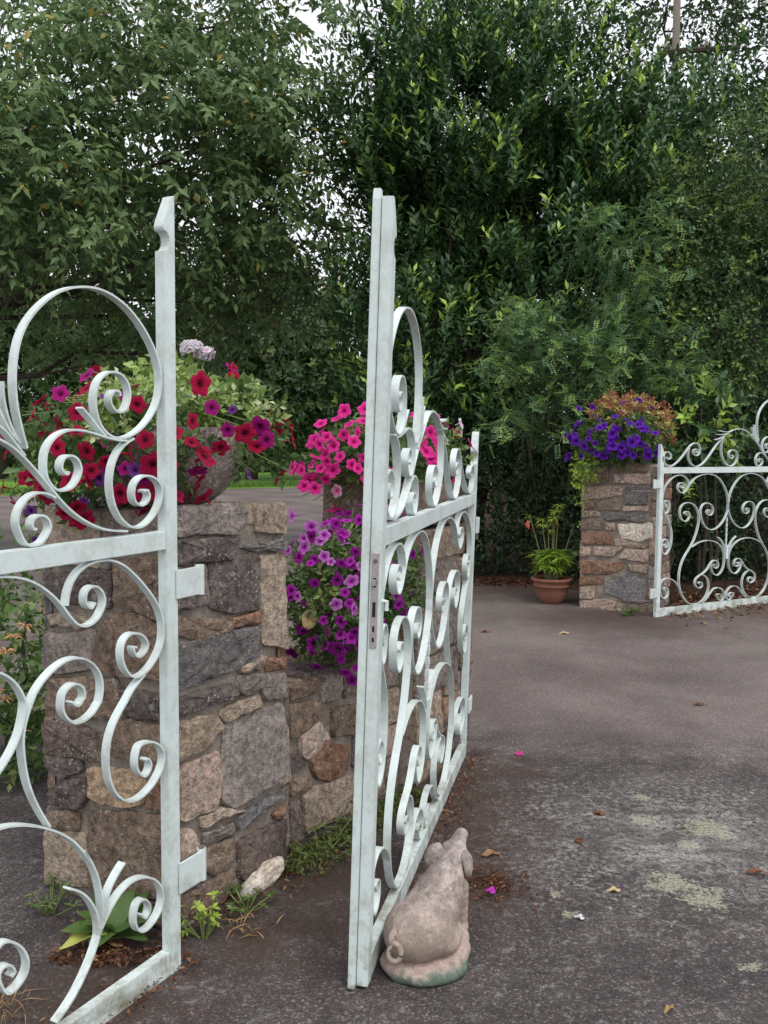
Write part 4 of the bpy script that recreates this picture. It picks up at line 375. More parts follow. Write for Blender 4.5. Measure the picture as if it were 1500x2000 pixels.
def coursed(w, z0, z1, seed, hmin=0.06, hmax=0.13, gap=0.011, s0=0.0):
    rd = random.Random(seed); out = []; z = z0
    while z < z1-0.03:
        h = min(rd.uniform(hmin, hmax), z1-z)
        if z1-z-h < hmin*0.6: h = z1-z
        s = s0
        while s < s0+w-0.02:
            L = rd.uniform(h*1.1, h*3.2)
            if s0+w-s-L < h*0.8: L = s0+w-s
            j = lambda: rd.uniform(-0.006, 0.006)
            a = [(s+gap/2+j()*.5, z+gap/2+j()), (s+L*.5, z+gap/2+j()), (s+L-gap/2+j()*.5, z+gap/2+j()), (s+L-gap/2+j(), z+h*.6), (s+L-gap/2+j(), z+h-gap/2+j()), (s+L*.45, z+h-gap/2+j()), (s+gap/2+j(), z+h-gap/2+j())]
            out.append((rd.choice(['grey', 'brown', 'tan', 'slate', 'dark', 'grey', 'rust', 'pink', 'brown']), a)); s += L
        z += h
    return out
E1 = Vector((.528, .849, 0)); M1 = Vector((-.849, .528, 0)); CA = Vector((-.641, 2.788, 0)); NR = Vector((.849, -.528, 0)); CR = Vector((2.36, 8.25, 0))
def core(name, parent, P0, du, lu, dv, lv, z0, z1, m=None, inset=0.006, seg=0.07):
    """mortar body: a box with rough faces, set a little behind the stone faces"""
    P0 = Vector(P0)+du*inset+dv*inset; lu -= 2*inset; lv -= 2*inset
    bm = bmesh.new(); nx = max(1, int(lu/seg)); ny = max(1, int(lv/seg)); nz = max(1, int((z1-z0)/seg))
    def grid(o, a, la, na, b, lb, nb, flip):
        vs_ = [[bm.verts.new(o + a*(la*i/na) + b*(lb*j/nb)) for j in range(nb+1)] for i in range(na+1)]
        for i in range(na):
            for j in range(nb):
                q = [vs_[i][j], vs_[i+1][j], vs_[i+1][j+1], vs_[i][j+1]]; bm.faces.new(q[::-1] if flip else q)
    Z = Vector((0, 0, 1)); b0 = P0+Z*z0; H = z1-z0
    grid(b0, du, lu, nx, Z, H, nz, False); grid(b0+dv*lv, du, lu, nx, Z, H, nz, True)
    grid(b0, dv, lv, ny, Z, H, nz, True); grid(b0+du*lu, dv, lv, ny, Z, H, nz, False); grid(b0+Z*H, du, lu, nx, dv, lv, ny, False)
    bmesh.ops.remove_doubles(bm, verts=bm.verts, dist=1e-4)
    for vtx in bm.verts: vtx.co += Vector(mnoise.noise_vector(vtx.co*9))*0.004
    bmesh.ops.recalc_face_normals(bm, faces=bm.faces)
    me = bpy.data.meshes.new(name); bm.to_mesh(me); bm.free()
    return link(name, me, parent, m or M_MORTAR, True)

pillar_a = empty('stone_pillar', (0, 0, 0), 'square rubble stone pillar beside the cropped gate, under the round stone bowl', 'stone pillar')
core('mortar', pillar_a, CA, E1, .555, M1, .56, -0.05, 1.275)
wall = empty('low_stone_wall', (0, 0, 0), 'low rubble stone wall between two pillars with purple petunias spilling over it', 'stone wall')
core('mortar', wall, CA+M1*.07+E1*.556, E1, .90, M1, .40, -0.05, 0.60)
pillar_b = empty('stone_pillar', (0, 0, 0), 'stone pillar behind the open middle gate, under the lichened trough', 'stone pillar')
core('mortar', pillar_b, CA+E1*1.46+M1*.0, E1, .55, M1, .50, -0.05, 1.11)
pillar_r = empty('stone_pillar', (0, 0, 0), 'slim stone pillar topped with violet petunias beside the far right gate', 'stone pillar')
core('mortar', pillar_r, CR, M1, .66, E1, .52, -0.05, 1.31, seg=0.09)
seed = 100
for face, cat, poly in STONES:
    seed += 1
    if face == 'AR': P0, d, nn, par = CA, E1, NR, pillar_a; poly = [(min(max(s, -0.004), .563), max(z, -0.03)) for s, z in poly]
    elif face == 'AL': P0, d, nn, par = CA, M1, -E1, pillar_a; poly = [(min(max(s, -0.004), .568), max(z, -0.03)) for s, z in poly]
    elif face == 'W': P0, d, nn, par = CA+M1*.07, E1, NR, wall; poly = [(min(max(s, .565), 1.44), max(z, -0.03)) for s, z in poly]
    else: P0, d, nn, par = CR, M1, -E1, pillar_r; cat = {'grey': 'tan', 'dark': 'brown', 'tan': 'pink'}.get(cat, cat); poly = [(min(max(s, .0), .668), max(z, -0.03)) for s, z in poly]
    face_stone(par, P0, d, nn, cat, poly, seed, proud=0.014 if face != 'RF' else 0.013)
def auto_face(par, P0, d, nn, stones, sd, proud=0.013):
    for i, (cat, poly) in enumerate(stones): face_stone(par, P0, d, nn, cat, poly, sd+i, proud)
# extra course at the top of pillar A's left face, and the flat cap stones
auto_face(pillar_a, CA, M1, -E1, [('grey', [(0.0, 1.18), (.27, 1.175), (.265, 1.275), (0.0, 1.28)]), ('tan', [(.285, 1.10), (.56, 1.11), (.56, 1.28), (.285, 1.28)]), ('slate', [(.24, 1.10), (.275, 1.10), (.275, 1.165), (.24, 1.165)])], 300)
auto_face(pillar_a, CA+E1*.555, M1, E1, coursed(.555, 0.62, 1.27, 41), 320)
auto_face(pillar_a, CA+M1*.56, E1, M1, coursed(.555, 0, 1.27, 42), 400)
def top_stones(par, P0, du, lu, dv, lv, z, nu, nv, sd, cats):
    rd = random.Random(sd)
    for i in range(nu):
        for j in range(nv):
            a0, a1 = lu*i/nu+.004, lu*(i+1)/nu-.006; b0, b1 = lv*j/nv+.004, lv*(j+1)/nv-.006
            jt = lambda: rd.uniform(-.008, .008)
            poly = [(a0+jt(), b0+jt()), (a1+jt(), b0+jt()), (a1+jt(), (b0+b1)/2), (a1+jt(), b1+jt()), (a0+jt(), b1+jt())]
            v, f = rough_stone(poly, .05, .012, sd+i*7+j)
            w = [P0+du*a+dv*c+Vector((0, 0, z+b)) for a, b, c in v]; cen = sum(w, Vector())/len(w)
            pydata('stone', [q-cen for q in w], [q[::-1] for q in f] if du.cross(dv).z > 0 and False else f, SM[rd.choice(cats)], par, True, cen)
top_stones(pillar_a, CA, E1, .57, M1, .57, 1.275, 2, 2, 500, ['grey', 'tan', 'grey'])
top_stones(wall, CA+M1*.07+E1*.56, E1, .89, M1, .40, .60, 4, 1, 520, ['dark', 'brown', 'grey'])
wall_rest = [('dark', [(.57, .48), (.67, .47), (.665, .60), (.57, .60)]), ('brown', [(.675, .555), (.86, .55), (.86, .605), (.675, .605)]), ('grey', [(.87, .50), (1.0, .49), (1.02, .605), (.87, .605)]),
 ('brown', [(1.03, .48), (1.2, .48), (1.2, .60), (1.03, .60)]), ('grey', [(1.21, .47), (1.44, .45), (1.44, .60), (1.21, .60)]), ('rust', [(1.15, .31), (1.29, .31), (1.30, .46), (1.15, .46)]), ('tan', [(1.31, .29), (1.44, .29), (1.44, .44), (1.31, .44)]),
 ('pink', [(1.285, .16), (1.44, .15), (1.44, .28), (1.285, .29)]), ('grey', [(1.36, -.02), (1.44, -.02), (1.44, .14), (1.36, .14)]), ('dark', [(1.09, .02), (1.2, .0), (1.2, .12), (1.1, .13)]), ('tan', [(.575, .25), (.67, .26), (.67, .46), (.575, .46)]), ('grey', [(.575, .0), (.67, .0), (.67, .24), (.575, .24)])]
auto_face(wall, CA+M1*.07, E1, NR, wall_rest, 540)
big = [('tan', [(1.47, .0), (1.74, .0), (1.73, .16), (1.47, .17)]), ('dark', [(1.76, .0), (2.0, .0), (2.0, .2), (1.75, .19)]), ('tan', [(1.47, .19), (1.72, .18), (1.71, .37), (1.47, .36)]), ('rust', [(1.735, .21), (1.86, .22), (1.86, .33), (1.735, .33)]),
 ('grey', [(1.88, .22), (2.0, .22), (2.0, .42), (1.87, .42)]), ('grey', [(1.47, .385), (1.85, .39), (1.86, .56), (1.47, .54)]), ('brown', [(1.735, .345), (1.85, .345), (1.85, .38), (1.735, .38)]), ('brown', [(1.875, .44), (2.0, .44), (2.0, .62), (1.88, .62)]),
 ('grey', [(1.47, .56), (1.62, .57), (1.86, .58), (1.86, .95), (1.66, .97), (1.47, .94)]), ('slate', [(1.88, .64), (2.0, .64), (2.0, .78), (1.88, .78)]), ('tan', [(1.88, .80), (2.0, .80), (2.0, .96), (1.88, .96)]),
 ('brown', [(1.47, .96), (1.64, .985), (1.64, 1.105), (1.47, 1.105)]), ('tan', [(1.66, .985), (2.0, .98), (2.0, 1.105), (1.66, 1.105)])]
auto_face(pillar_b, CA, E1, NR, big, 600)
auto_face(pillar_b, CA+E1*1.46, M1, -E1, coursed(.50, 0.58, 1.10, 44, .07, .14), 640)
auto_face(pillar_b, CA+E1*2.01, M1, E1, coursed(.50, 0.0, 1.10, 45, .07, .14), 680)
auto_face(pillar_b, CA+E1*1.46+M1*.5, E1, M1, coursed(.55, 0.0, 1.10, 46, .08, .15), 720)
auto_face(pillar_r, CR, E1, NR, coursed(.52, 0.0, 1.30, 47, .07, .14), 800)
auto_face(pillar_r, CR+M1*.66, E1, M1, coursed(.52, 0.0, 1.30, 48, .08, .15), 860)
auto_face(pillar_r, CR+E1*.52, M1, E1, coursed(.66, 0.0, 1.30, 49, .09, .16), 900)
auto_face(wall, CA+M1*.47+E1*.556, E1, M1, coursed(.90, 0.0, .60, 50, .08, .15), 940)

# ---------------------------------------------------------------- gates
def cr(pts, sub=5):
    P = [Vector(p) for p in pts]; out = []
    # light smoothing of the hand-measured points
    for _ in range(1):
        Q = P[:]
        for i in range(1, len(P)-1): Q[i] = P[i]*0.6 + (P[i-1]+P[i+1])*0.2 if len(P) > 6 and (P[i-1]-P[i+1]).length > 0.05 else P[i]
        P = Q
    for i in range(len(P)-1):
        p0 = P[max(i-1, 0)]; p1 = P[i]; p2 = P[i+1]; p3 = P[min(i+2, len(P)-1)]
        for k in range(sub):
            t = k/sub
            out.append(0.5*((2*p1)+(p2-p0)*t+(2*p0-5*p1+4*p2-p3)*t*t+(-p0+3*p1-3*p2+p3)*t**3))
    out.append(P[-1]); return out
BAR_O0, BAR_O1, BAR_T = -0.006, -0.030, 0.0052
def bar(name, pts, sg, parent, sub=5, t=BAR_T, taper=False):
    c = cr(pts, sub) if len(pts) > 2 else [Vector(p) for p in pts]
    v = []; f = []; n = len(c)
    for i, p in enumerate(c):
        d = (c[min(i+1, n-1)]-c[max(i-1, 0)])
        if d.length < 1e-6: d = Vector((1, 0))
        d.normalize(); nn = Vector((-d.y, d.x))*t/2
        for q, o in ((p+nn, BAR_O0), (p-nn, BAR_O0), (p-nn, BAR_O1), (p+nn, BAR_O1)): v.append((q.x, o*sg, q.y))
    for i in range(n-1):
        for k in range(4):
            a = i*4+k; b = i*4+(k+1) % 4
            f.append((a, b, b+4, a+4) if sg > 0 else (a, a+4, b+4, b))
    f.append((3, 2, 1, 0) if sg > 0 else (0, 1, 2, 3)); e = (n-1)*4; f.append((e, e+1, e+2, e+3) if sg > 0 else (e+3, e+2, e+1, e))
    return pydata(name, v, f, M_PAINT, parent)
def extr(name, prof, sg, parent, o0, o1, m=None):
    """profile (u,z) extruded from o0 to o1"""
    a = sum(prof[i][0]*prof[(i+1) % len(prof)][1]-prof[(i+1) % len(prof)][0]*prof[i][1] for i in range(len(prof)))
    n = len(prof); v = [(p[0], o0*sg, p[1]) for p in prof]+[(p[0], o1*sg, p[1]) for p in prof]
    f = [tuple(range(n)), tuple(range(2*n-1, n-1, -1))]+[(i, i+n, (i+1) % n+n, (i+1) % n) for i in range(n)]
    me = bpy.data.meshes.new(name); me.from_pydata(v, [], f); bm = bmesh.new(); bm.from_mesh(me); bmesh.ops.recalc_face_normals(bm, faces=bm.faces)
    bmesh.ops.bevel(bm, geom=[e for e in bm.edges if len(e.link_faces) == 2 and e.calc_face_angle() > 0.6], offset=0.0018, segments=2, affect='EDGES', clamp_overlap=True)
    bm.to_mesh(me); bm.free(); return link(name, me, parent, m or M_PAINT)
ZRT, ZRB, ZBT, ZBB = 1.2707, 1.2203, 0.083, 0.01
SW = 0.045
def stile_profile(u_out, u_in, zb, top):
    """outer edge rises to the tip, inner edge has a beak with a round notch below it"""
    s = 1 if u_in > u_out else -1; w = abs(u_in-u_out)
    p = [(0, zb), (w, zb), (w, top-.150)]
    for k in range(1, 8):
        a = math.pi*k/8; p.append((w-math.sin(a)*.024, top-.150+.026*(1-math.cos(a))))
    p += [(w, top-.098), (w+.004, top-.088), (w, top-.074), (0.012, top-.004), (0, top)]
    return [(u_out+s*a, b) for a, b in p]
W0 = 1.66
def mk_matrix(x, y, az, flipdir, lean, slope, dz, k=1.0):
    U = Vector((math.sin(az), math.cos(az), slope)) if not flipdir else Vector((-math.sin(az), -math.cos(az), slope)); U.normalize()
    Z = Vector((lean, 0, 1)); Z = (Z - U*Z.dot(U)).normalized() if False else Z.normalized(); V = Z.cross(U).normalized(); Z = U.cross(V).normalized()
    m = Matrix((( U.x, V.x, Z.x, x), (U.y, V.y, Z.y, y), (U.z, V.z, Z.z, dz), (0, 0, 0, 1)))
    if k != 1.0:
        C = Matrix.Translation((0, 0, 1.5)); m = C @ Matrix.Scale(k, 4) @ C.inverted() @ m
    return m
def flip(c): return [(W0-u, z) for u, z in c]
stem_full = [p for p in RC['r2'] if p[0] < 1.09]
upper_tall = {k: LC[k] for k in ('loop', 's1', 's2', 's5')}
def design_from_hinge():
    """every bar of a full leaf; u from the short hinge stile; (name, points)"""
    L = []
    for k in ('r1', 'r3'): L.append(('scroll', RC[k]))
    for k in ('r2a', 'r2b', 'r2c'): L.append(('leaf_spray', RC[k]))
    st = stem_full[:]
    lst = flip(LC['stem'])[1:]
    L.append(('stem_scroll', st+[p for p in lst if p[0] > st[-1][0]+.02]))
    for k in ('loop', 's1', 's2', 's5'): L.append(('scroll', flip(LC[k])))
    for k in ('leafa', 'sp1', 'sp2', 'sp3'): L.append(('leaf_spray', flip(LC[k])))
    low = [('scroll', RC[k]) for k in ('r6', 'r6b', 'r7', 'r8', 'r8t', 'r9', 'r10a', 'r11')]+[('leaf_spray', RC['r9s'])]
    L += low
    c = .828
    L += [(n, [(2*c-u, z) for u, z in p]) for n, p in low]
    L.append(('twisted_bar', [(.82, .83), (.82, .56)])); L.append(('collar', [(.826, .58), (.828, .46)]))
    return L
DES = design_from_hinge()
def build_gate(name, label, mtx, sg, bars, width, tall_at_zero, ztall, zshort, group=None, both_tall=False, warp=None):
    g = empty(name, label=label, cat='gate', group=group, mat=mtx)
    w = width
    h0 = ztall if tall_at_zero else zshort; h1 = zshort if tall_at_zero else ztall
    extr('stile', stile_profile(-SW, 0, ZBB, h0), sg, g, 0.0, -.032)
    extr('stile', stile_profile(w+SW, w, ZBB, h1), sg, g, 0.0, -.032)
    e = .0012
    extr('top_rail', [(e, ZRB), (w-e, ZRB), (w-e, ZRT), (e, ZRT)], sg, g, -.0008, -.031)
    extr('bottom_rail', [(e, ZBB+.004), (w-e, ZBB+.004), (w-e, ZBT), (e, ZBT)], sg, g, -.0008, -.0318)
    lo, hi = ZBT+.0015, ZRB-.0015
    for n, p in bars:
        q = []
        for u, z in p:
            if warp: u = warp(u)
            u = min(max(u, .004), w-.004)
            if p[0][1] < ZRB+.02 and max(a[1] for a in p) < ZRT-.01: z = min(max(z, lo+.002), hi-.002)
            else: z = max(z, ZRT+.002)
            q.append((u, z))
        if n == 'twisted_bar':
            b = MB(); steps = 24
            for i in range(steps):
                z0 = q[0][1]+(q[1][1]-q[0][1])*i/steps; r = .006+.004*abs(math.sin(i*.8))
                b.tube([(q[0][0], -.018*sg, z0), (q[0][0], -.018*sg, z0+(q[1][1]-q[0][1])/steps)], r, 4)
            b.build(n, M_PAINT, g)
        elif n == 'collar':
            b = MB(); b.box((q[0][0]-.014, -.004*sg, q[1][1]), (q[0][0]+.014, -.031*sg, q[0][1])); b.build(n, M_PAINT, g)
        else: bar(n, q, sg, g)
    return g
# left gate: tall stile carries the hinge plates, leaf runs out of the picture
mL = mk_matrix(-.5908, 2.5586, .4875, True, .0074, -.0061, -.0155)
barsL = []
for k, v in LC.items():
    nm = 'leaf_spray' if k in ('leafa', 'sp1', 'sp2', 'sp3', 'st12', 'st13') else 'scroll'
    barsL.append((nm, v))
hingehalf = [(n, [(W0-u, z) for u, z in p]) for n, p in DES]
for n, p in hingehalf:
    if n in ('twisted_bar', 'collar') or min(u for u, z in p) > .70: barsL.append((n, p)); continue
    run = []
    for u, z in p:
        if u > .585: run.append((u, z))
        else:
            if len(run) > 2: barsL.append((n, run))
            run = []
    if len(run) > 2: barsL.append((n, run))
gL = build_gate('garden_gate', 'pale mint wrought iron gate cropped by the left edge, hinge plates on its tall stile', mL, 1, barsL, W0, True, 2.165, 1.50, 'mint green scrollwork gates')
def hinge(g, sg, u_edge, z0, z1, dirn, pin_down, arm=0.085):
    o = extr('hinge_plate', [(u_edge-dirn*.012, z0), (u_edge+dirn*arm, z0+.0), (u_edge+dirn*arm, z1), (u_edge-dirn*.012, z1)], sg, g, .0095, .0015)
    b = MB(); uc = u_edge+dirn*(arm+.010)
    b.tube([(uc, -.002*sg, z0-.002), (uc, -.002*sg, z1+.002)], .0135, 12); b.build('hinge_barrel', M_PAINT, o, False)
    p = MB(); p.tube([(uc, -.002*sg, z1+.003 if not pin_down else z0+.01), (uc, -.002*sg, z0-.035 if pin_down else z1+.006)], .0095, 10); p.build('hinge_pin', M_RUST, o)
    q = MB(); q.tube([(uc, -.002*sg, z0-.028), (uc+dirn*.012, -.03*sg, z0-.03), (uc+dirn*.11, -.13*sg, z0-.03)], .008, 8); q.build('wall_bracket', M_RUST, o)
hinge(gL, 1, -SW, 1.080, 1.160, -1, True)
hinge(gL, 1, -SW, .238, .328, -1, False)
# middle gate: open towards the camera, tall stile nearest
WM = 1.90
def warpM(u):   # u measured from the tall stile
    xs = [0, .8, 1.15, 1.42, W0]; ys = [0, .80, 1.19, 1.51, WM]
    return float(np.interp(u, xs, ys))
mM = mk_matrix(-.0274, 2.5305, .2208, False, .0280, -.0033, 0)
barsM = [(n, [(W0-u, z) for u, z in p]) for n, p in DES]
gM = build_gate('garden_gate', 'pale mint wrought iron gate swung open, tall stile with lock plate right behind the pig', mM, -1, barsM, WM, True, 2.13, 1.555, 'mint green scrollwork gates', warp=warpM)
sg = -1
s_ = extr('stop_strip', [(-SW-.012, .004), (-SW+.028, .004), (-SW+.028, 2.10), (-SW+.010, 2.148), (-SW-.006, 2.148), (-SW-.012, 2.12)], sg, gM, -.0335, -.054)
# lock plate on the edge of the stile
lp = MB().box((-SW-.0028, .0072, .952), (-SW-.0003, .0262, 1.205)); lpo = lp.build('lock_plate', M_LOCK, gM)
for z0, z1 in ((1.115, 1.14), (1.035, 1.075), (.995, 1.01), (.968, .98)): MB().box((-SW-.0036, .0125 if z1-z0 > .02 else .014, z0), (-SW-.0024, .0210 if z1-z0 > .02 else .0195, z1)).build('lock_slot', M_HOLE, lpo)
k = MB(); k.tube([(-SW-.0022, .0167, 1.185), (-SW-.0055, .0167, 1.185)], .0055, 10); k.build('screw', M_RUST, lpo)
k = MB().box((-SW-.012, .0130, 1.12), (-SW-.003, .0205, 1.136)); k.build('latch_bolt', M_LOCK, lpo)
k = MB(); k.tube([(-.022, .0003, 1.075), (-.022, -.012, 1.075), (-.022, -.012, 1.05)], .006, 8); k.build('handle_boss', M_PAINT, gM)
hinge(gM, -1, WM+SW, 1.08, 1.15, 1, True, .05); hinge(gM, -1, WM+SW, .22, .29, 1, False, .05)
# right gate, far side of the drive
mR = mk_matrix(2.3252, 7.8859, 1.0315, False, .0014, -.0027, .0283, 1.03)
gR = build_gate('garden_gate', 'far pale mint wrought iron gate fixed to the pillar with violet petunias', mR, -1, DES, W0, False, 2.13, 1.465, 'mint green scrollwork gates')
hinge(gR, -1, -SW, 1.10, 1.17, -1, True, .05); hinge(gR, -1, -SW, .18, .26, -1, False, .05)
# ---------------------------------------------------------------- foliage engine
def unit(a): return a/np.maximum(np.linalg.norm(a, axis=-1, keepdims=True), 1e-9)
def leaves(name, P, T, N, L, W, tint, m, parent=None, fold=0.18, curl=0.12, kind='stuff'):
    """P base points, T direction to the tip, N leaf normal; one 4-triangle folded leaf each"""
    n = len(P); T = unit(T); S = unit(np.cross(T, N)); N = unit(np.cross(S, T))
    L = np.broadcast_to(np.asarray(L, float), (n,))[:, None]; W = np.broadcast_to(np.asarray(W, float), (n,))[:, None]
    mid = P+T*L*0.45
    v = np.empty((n, 5, 3)); v[:, 0] = P; v[:, 1] = mid+S*W*.5+N*W*fold; v[:, 2] = mid-S*W*.5+N*W*fold; v[:, 3] = mid; v[:, 4] = P+T*L-N*L*curl
    b = (np.arange(n)*5)[:, None]
    f = (b+np.array([[0, 3, 1, 0, 2, 3, 1, 3, 4, 3, 2, 4]])).reshape(-1)
    me = bpy.data.meshes.new(name); me.vertices.add(n*5); me.vertices.foreach_set('co', v.reshape(-1))
    me.loops.add(n*12); me.loops.foreach_set('vertex_index', f.astype(np.int32))
    me.polygons.add(n*4); me.polygons.foreach_set('loop_start', np.arange(n*4, dtype=np.int32)*3)
    me.update(calc_edges=True)
    a = me.attributes.new('tint', 'FLOAT', 'POINT'); a.data.foreach_set('value', np.repeat(np.clip(tint, 0, 1), 5).astype(np.float32))
    o = link(name, me, parent, m)
    if kind: o['kind'] = kind
    return o
def shell(n, c, r, lo=0.55, up=None):
    d = unit(rng.normal(size=(n, 3))); rad = lo+(1-lo)*rng.random((n, 1))**0.7
    return np.array(c)+d*rad*np.array(r), d
def rough_r(d, seed, amp=0.25, fr=2.2):
    """lumpy radius so that outlines are uneven"""
    out = np.empty(len(d))
    for i, q in enumerate(d): out[i] = 1+amp*mnoise.noise(Vector((q[0]*fr+seed, q[1]*fr-seed*1.3, q[2]*fr+seed*.7)))*1.6
    return out
CL_T = -.06
def sprays(ells, n, seed, mode, k, twig, L, W, tint_fn, lo=0.5, amp=0.28, cut=None, clump=0, clt=-.06):
    """ells: (center, radii, weight). Each spray is a twig with k leaves."""
    w = np.array([e[2] for e in ells], float); w /= w.sum(); cnt = rng.multinomial(n, w)
    B = []; D = []
    for (c, r, _), m_ in zip(ells, cnt):
        d = unit(rng.normal(size=(m_, 3))); rad = (lo+(1-lo)*rng.random(m_)**0.6)*rough_r(d, seed+c[0], amp)
        B.append(np.array(c)+d*rad[:, None]*np.array(r)); D.append(d)
    B = np.concatenate(B); D = np.concatenate(D)
    if cut is not None: ok = cut(B); B = B[ok]; D = D[ok]
    if clump > 0:
        nv = np.array([mnoise.noise(Vector((q[0]*clump+seed, q[1]*clump, q[2]*clump*1.25))) for q in B]); ok = nv+rng.normal(size=len(B))*.10 > clt; B = B[ok]; D = D[ok]
    n = len(B)
    if mode == 'droop': A = unit(D*np.array([.8, .8, .3])+rng.normal(size=(n, 3))*.45+np.array([0, 0, .05]))
    elif mode == 'up': A = unit(D*np.array([.45, .45, .2])+rng.normal(size=(n, 3))*.22+np.array([0, 0, 1.0]))
    else: A = unit(D+rng.normal(size=(n, 3))*.5)
    t = (np.arange(k)+.5)/k
    P = B[:, None, :]+A[:, None, :]*(t[None, :, None]*twig)
    if mode == 'droop': P = P+np.array([0, 0, -1.0])*(t[None, :, None]**2*twig*.28)
    ref = unit(np.cross(A, np.array([.13, .21, 1.0]))); ref2 = np.cross(A, ref)
    if mode == 'droop':
        side = np.where(np.arange(k) % 2 == 0, 1, -1)[None, :, None]
        T = A[:, None, :]*.35+ref[:, None, :]*side*.7+np.array([0, 0, -.50])+rng.normal(size=(n, k, 3))*.34
        N = np.array([0, 0, .9])+D[:, None, :]*.7+rng.normal(size=(n, k, 3))*.5
    else:
        ph = np.arange(k)*2.4+rng.random((n, 1))*6.28
        rad = ref[:, None, :]*np.cos(ph)[..., None]+ref2[:, None, :]*np.sin(ph)[..., None]
        T = A[:, None, :]*(.55+.5*t[None, :, None])+rad*.8+rng.normal(size=(n, k, 3))*.15
        N = A[:, None, :]*.9-rad*.4+rng.normal(size=(n, k, 3))*.3
    Ls = L*(.7+.5*rng.random((n, k)))
    tint = tint_fn(n, k, t, B)
    return P.reshape(-1, 3), T.reshape(-1, 3), N.reshape(-1, 3), Ls.reshape(-1), (Ls*W/L).reshape(-1), tint.reshape(-1)
def limb(mb, a, b, r0, r1, wob=.12, n=5, sides=7):
    a = Vector(a); b = Vector(b); L = (b-a).length; pts = []
    for i in range(n+1):
        t = i/n; p = a.lerp(b, t)
        if 0 < i < n: p += Vector((random.uniform(-1, 1), random.uniform(-1, 1), random.uniform(-.4, .4)))*L*wob*.3
        pts.append(p)
    mb.tube(pts, [r0+(r1-r0)*i/n for i in range(n+1)], sides); return pts
def trunk_and_limbs(root, base, top, r0, ells, nl=3, bark=M_BARK):
    mb = MB(); pts = limb(mb, (base[0], base[1], -0.05), top, r0, r0*.45, .08, 6, 9); tr = mb.build('trunk', bark, root, True)
    for c, r, w in ells:
        for _ in range(nl):
            e = [c[i]+random.uniform(-.75, .75)*r[i] for i in range(3)]
            m2 = MB(); s = pts[random.randint(3, len(pts)-1)]; q = limb(m2, s, e, r0*.32, r0*.06, .25, 6, 6)
            for _ in range(3):
                s2 = q[random.randint(2, 5)]; limb(m2, s2, s2+Vector((random.uniform(-1, 1)*r[0]*.5, random.uniform(-1, 1)*r[1]*.5, random.uniform(-.2, .7)*r[2]*.5)), r0*.10, r0*.02, .25, 4, 5)
            m2.build('branch', bark, tr, True)
def tinter(lo, hi, young=0.0, tipyoung=False, zmin=0, gold=0.0):
    def fn(n, k, t, B):
        base = lo+(hi-lo)*rng.random((n, 1))+rng.normal(size=(n, k))*.07; base = np.clip(base, 0, .66)
        if young > 0:
            y = (rng.random((n, 1)) < young*(B[:, 2:3] > zmin)); tip = (t[None, :] > .66) if tipyoung else np.ones((1, k), bool)
            base = np.where(y & tip, .82+.18*rng.random((n, k)), base)
        if gold > 0: base = np.where(rng.random((n, k)) < gold, .9+.1*rng.random((n, k)), base)
        return base
    return fn
def tree(name, label, cat, base, top, r0, ells, n, mode, k, twig, L, W, tf, m, lo=.5, amp=.28, nl=3, group=None, bark=M_BARK, cut=None, clump=1.5, clt=-.06):
    root = empty(name, (0, 0, 0), label, cat, group)
    trunk_and_limbs(root, base, top, r0, ells, nl, bark)
    P, T, N, Ls, Ws, ti = sprays(ells, n, base[0]*1.7+base[1], mode, k, twig, L, W, tf, lo, amp, cut, clump, clt)
    leaves('crown', P, T, N, Ls, Ws, ti, m, root)
    return root

# cherry tree on the left: drooping leaves
tree('cherry_tree', 'broad cherry tree with drooping leaves filling the upper left of the view', 'tree', (-8.0, 12.6), (-6.9, 12.8, 4.6), .20,
     [((-3.6, 12.2, 5.6), (2.9, 2.0, 2.4), 5), ((-4.2, 10.0, 4.4), (1.7, 1.2, 1.3), 2.2), ((-1.5, 12.4, 4.6), (1.25, 1.4, 1.4), 1.7), ((-1.6, 13.0, 6.9), (1.6, 1.6, 1.7), 1.5), ((-2.6, 11.0, 5.0), (1.6, 1.3, 1.3), 1.6), ((-3.4, 13.5, 3.6), (2.6, 1.0, 1.1), 1.6)],
     9000, 'droop', 9, .42, .135, .056, tinter(.15, .66, gold=.012), L_CHERRY, .35, .3, 4)
# big cherry laurel in the middle: upright shoots with pale tips
tree('laurel_tree', 'tall dark green laurel with upright shoots and pale green tips, centre of the view', 'tree', (1.2, 11.9), (1.2, 11.9, 3.5), .10,
     [((1.15, 11.9, 5.1), (1.75, 1.3, 2.1), 5), ((.45, 11.9, 2.5), (1.05, 1.1, 2.2), 3), ((1.9, 11.8, 2.9), (1.6, 1.2, 2.8), 4), ((2.55, 12.0, 4.6), (1.1, 1.1, 1.7), 2), ((.75, 11.6, 4.6), (1.0, 1.0, 1.7), 2)],
     10500, 'up', 11, .34, .125, .048, tinter(.10, .66, .28, True, 1.6), L_LAUREL, .45, .22, 3, clt=-.22)
tree('laurel_tree', 'dark broad leaved evergreen rising behind the far right gate', 'tree', (4.8, 13.6), (4.8, 13.6, 3.5), .12,
     [((4.9, 13.6, 4.9), (2.0, 1.6, 1.7), 4), ((6.9, 13.6, 6.9), (1.4, 1.4, 1.7), 1.5), ((4.6, 13.2, 2.4), (2.3, 1.5, 2.6), 4), ((3.6, 13.4, 4.6), (1.2, 1.2, 1.7), 2)],
     8000, 'up', 9, .30, .13, .052, tinter(.0, .66, .12, True, 3), L_LAUREL, .45, .22, 2, clt=-.25)
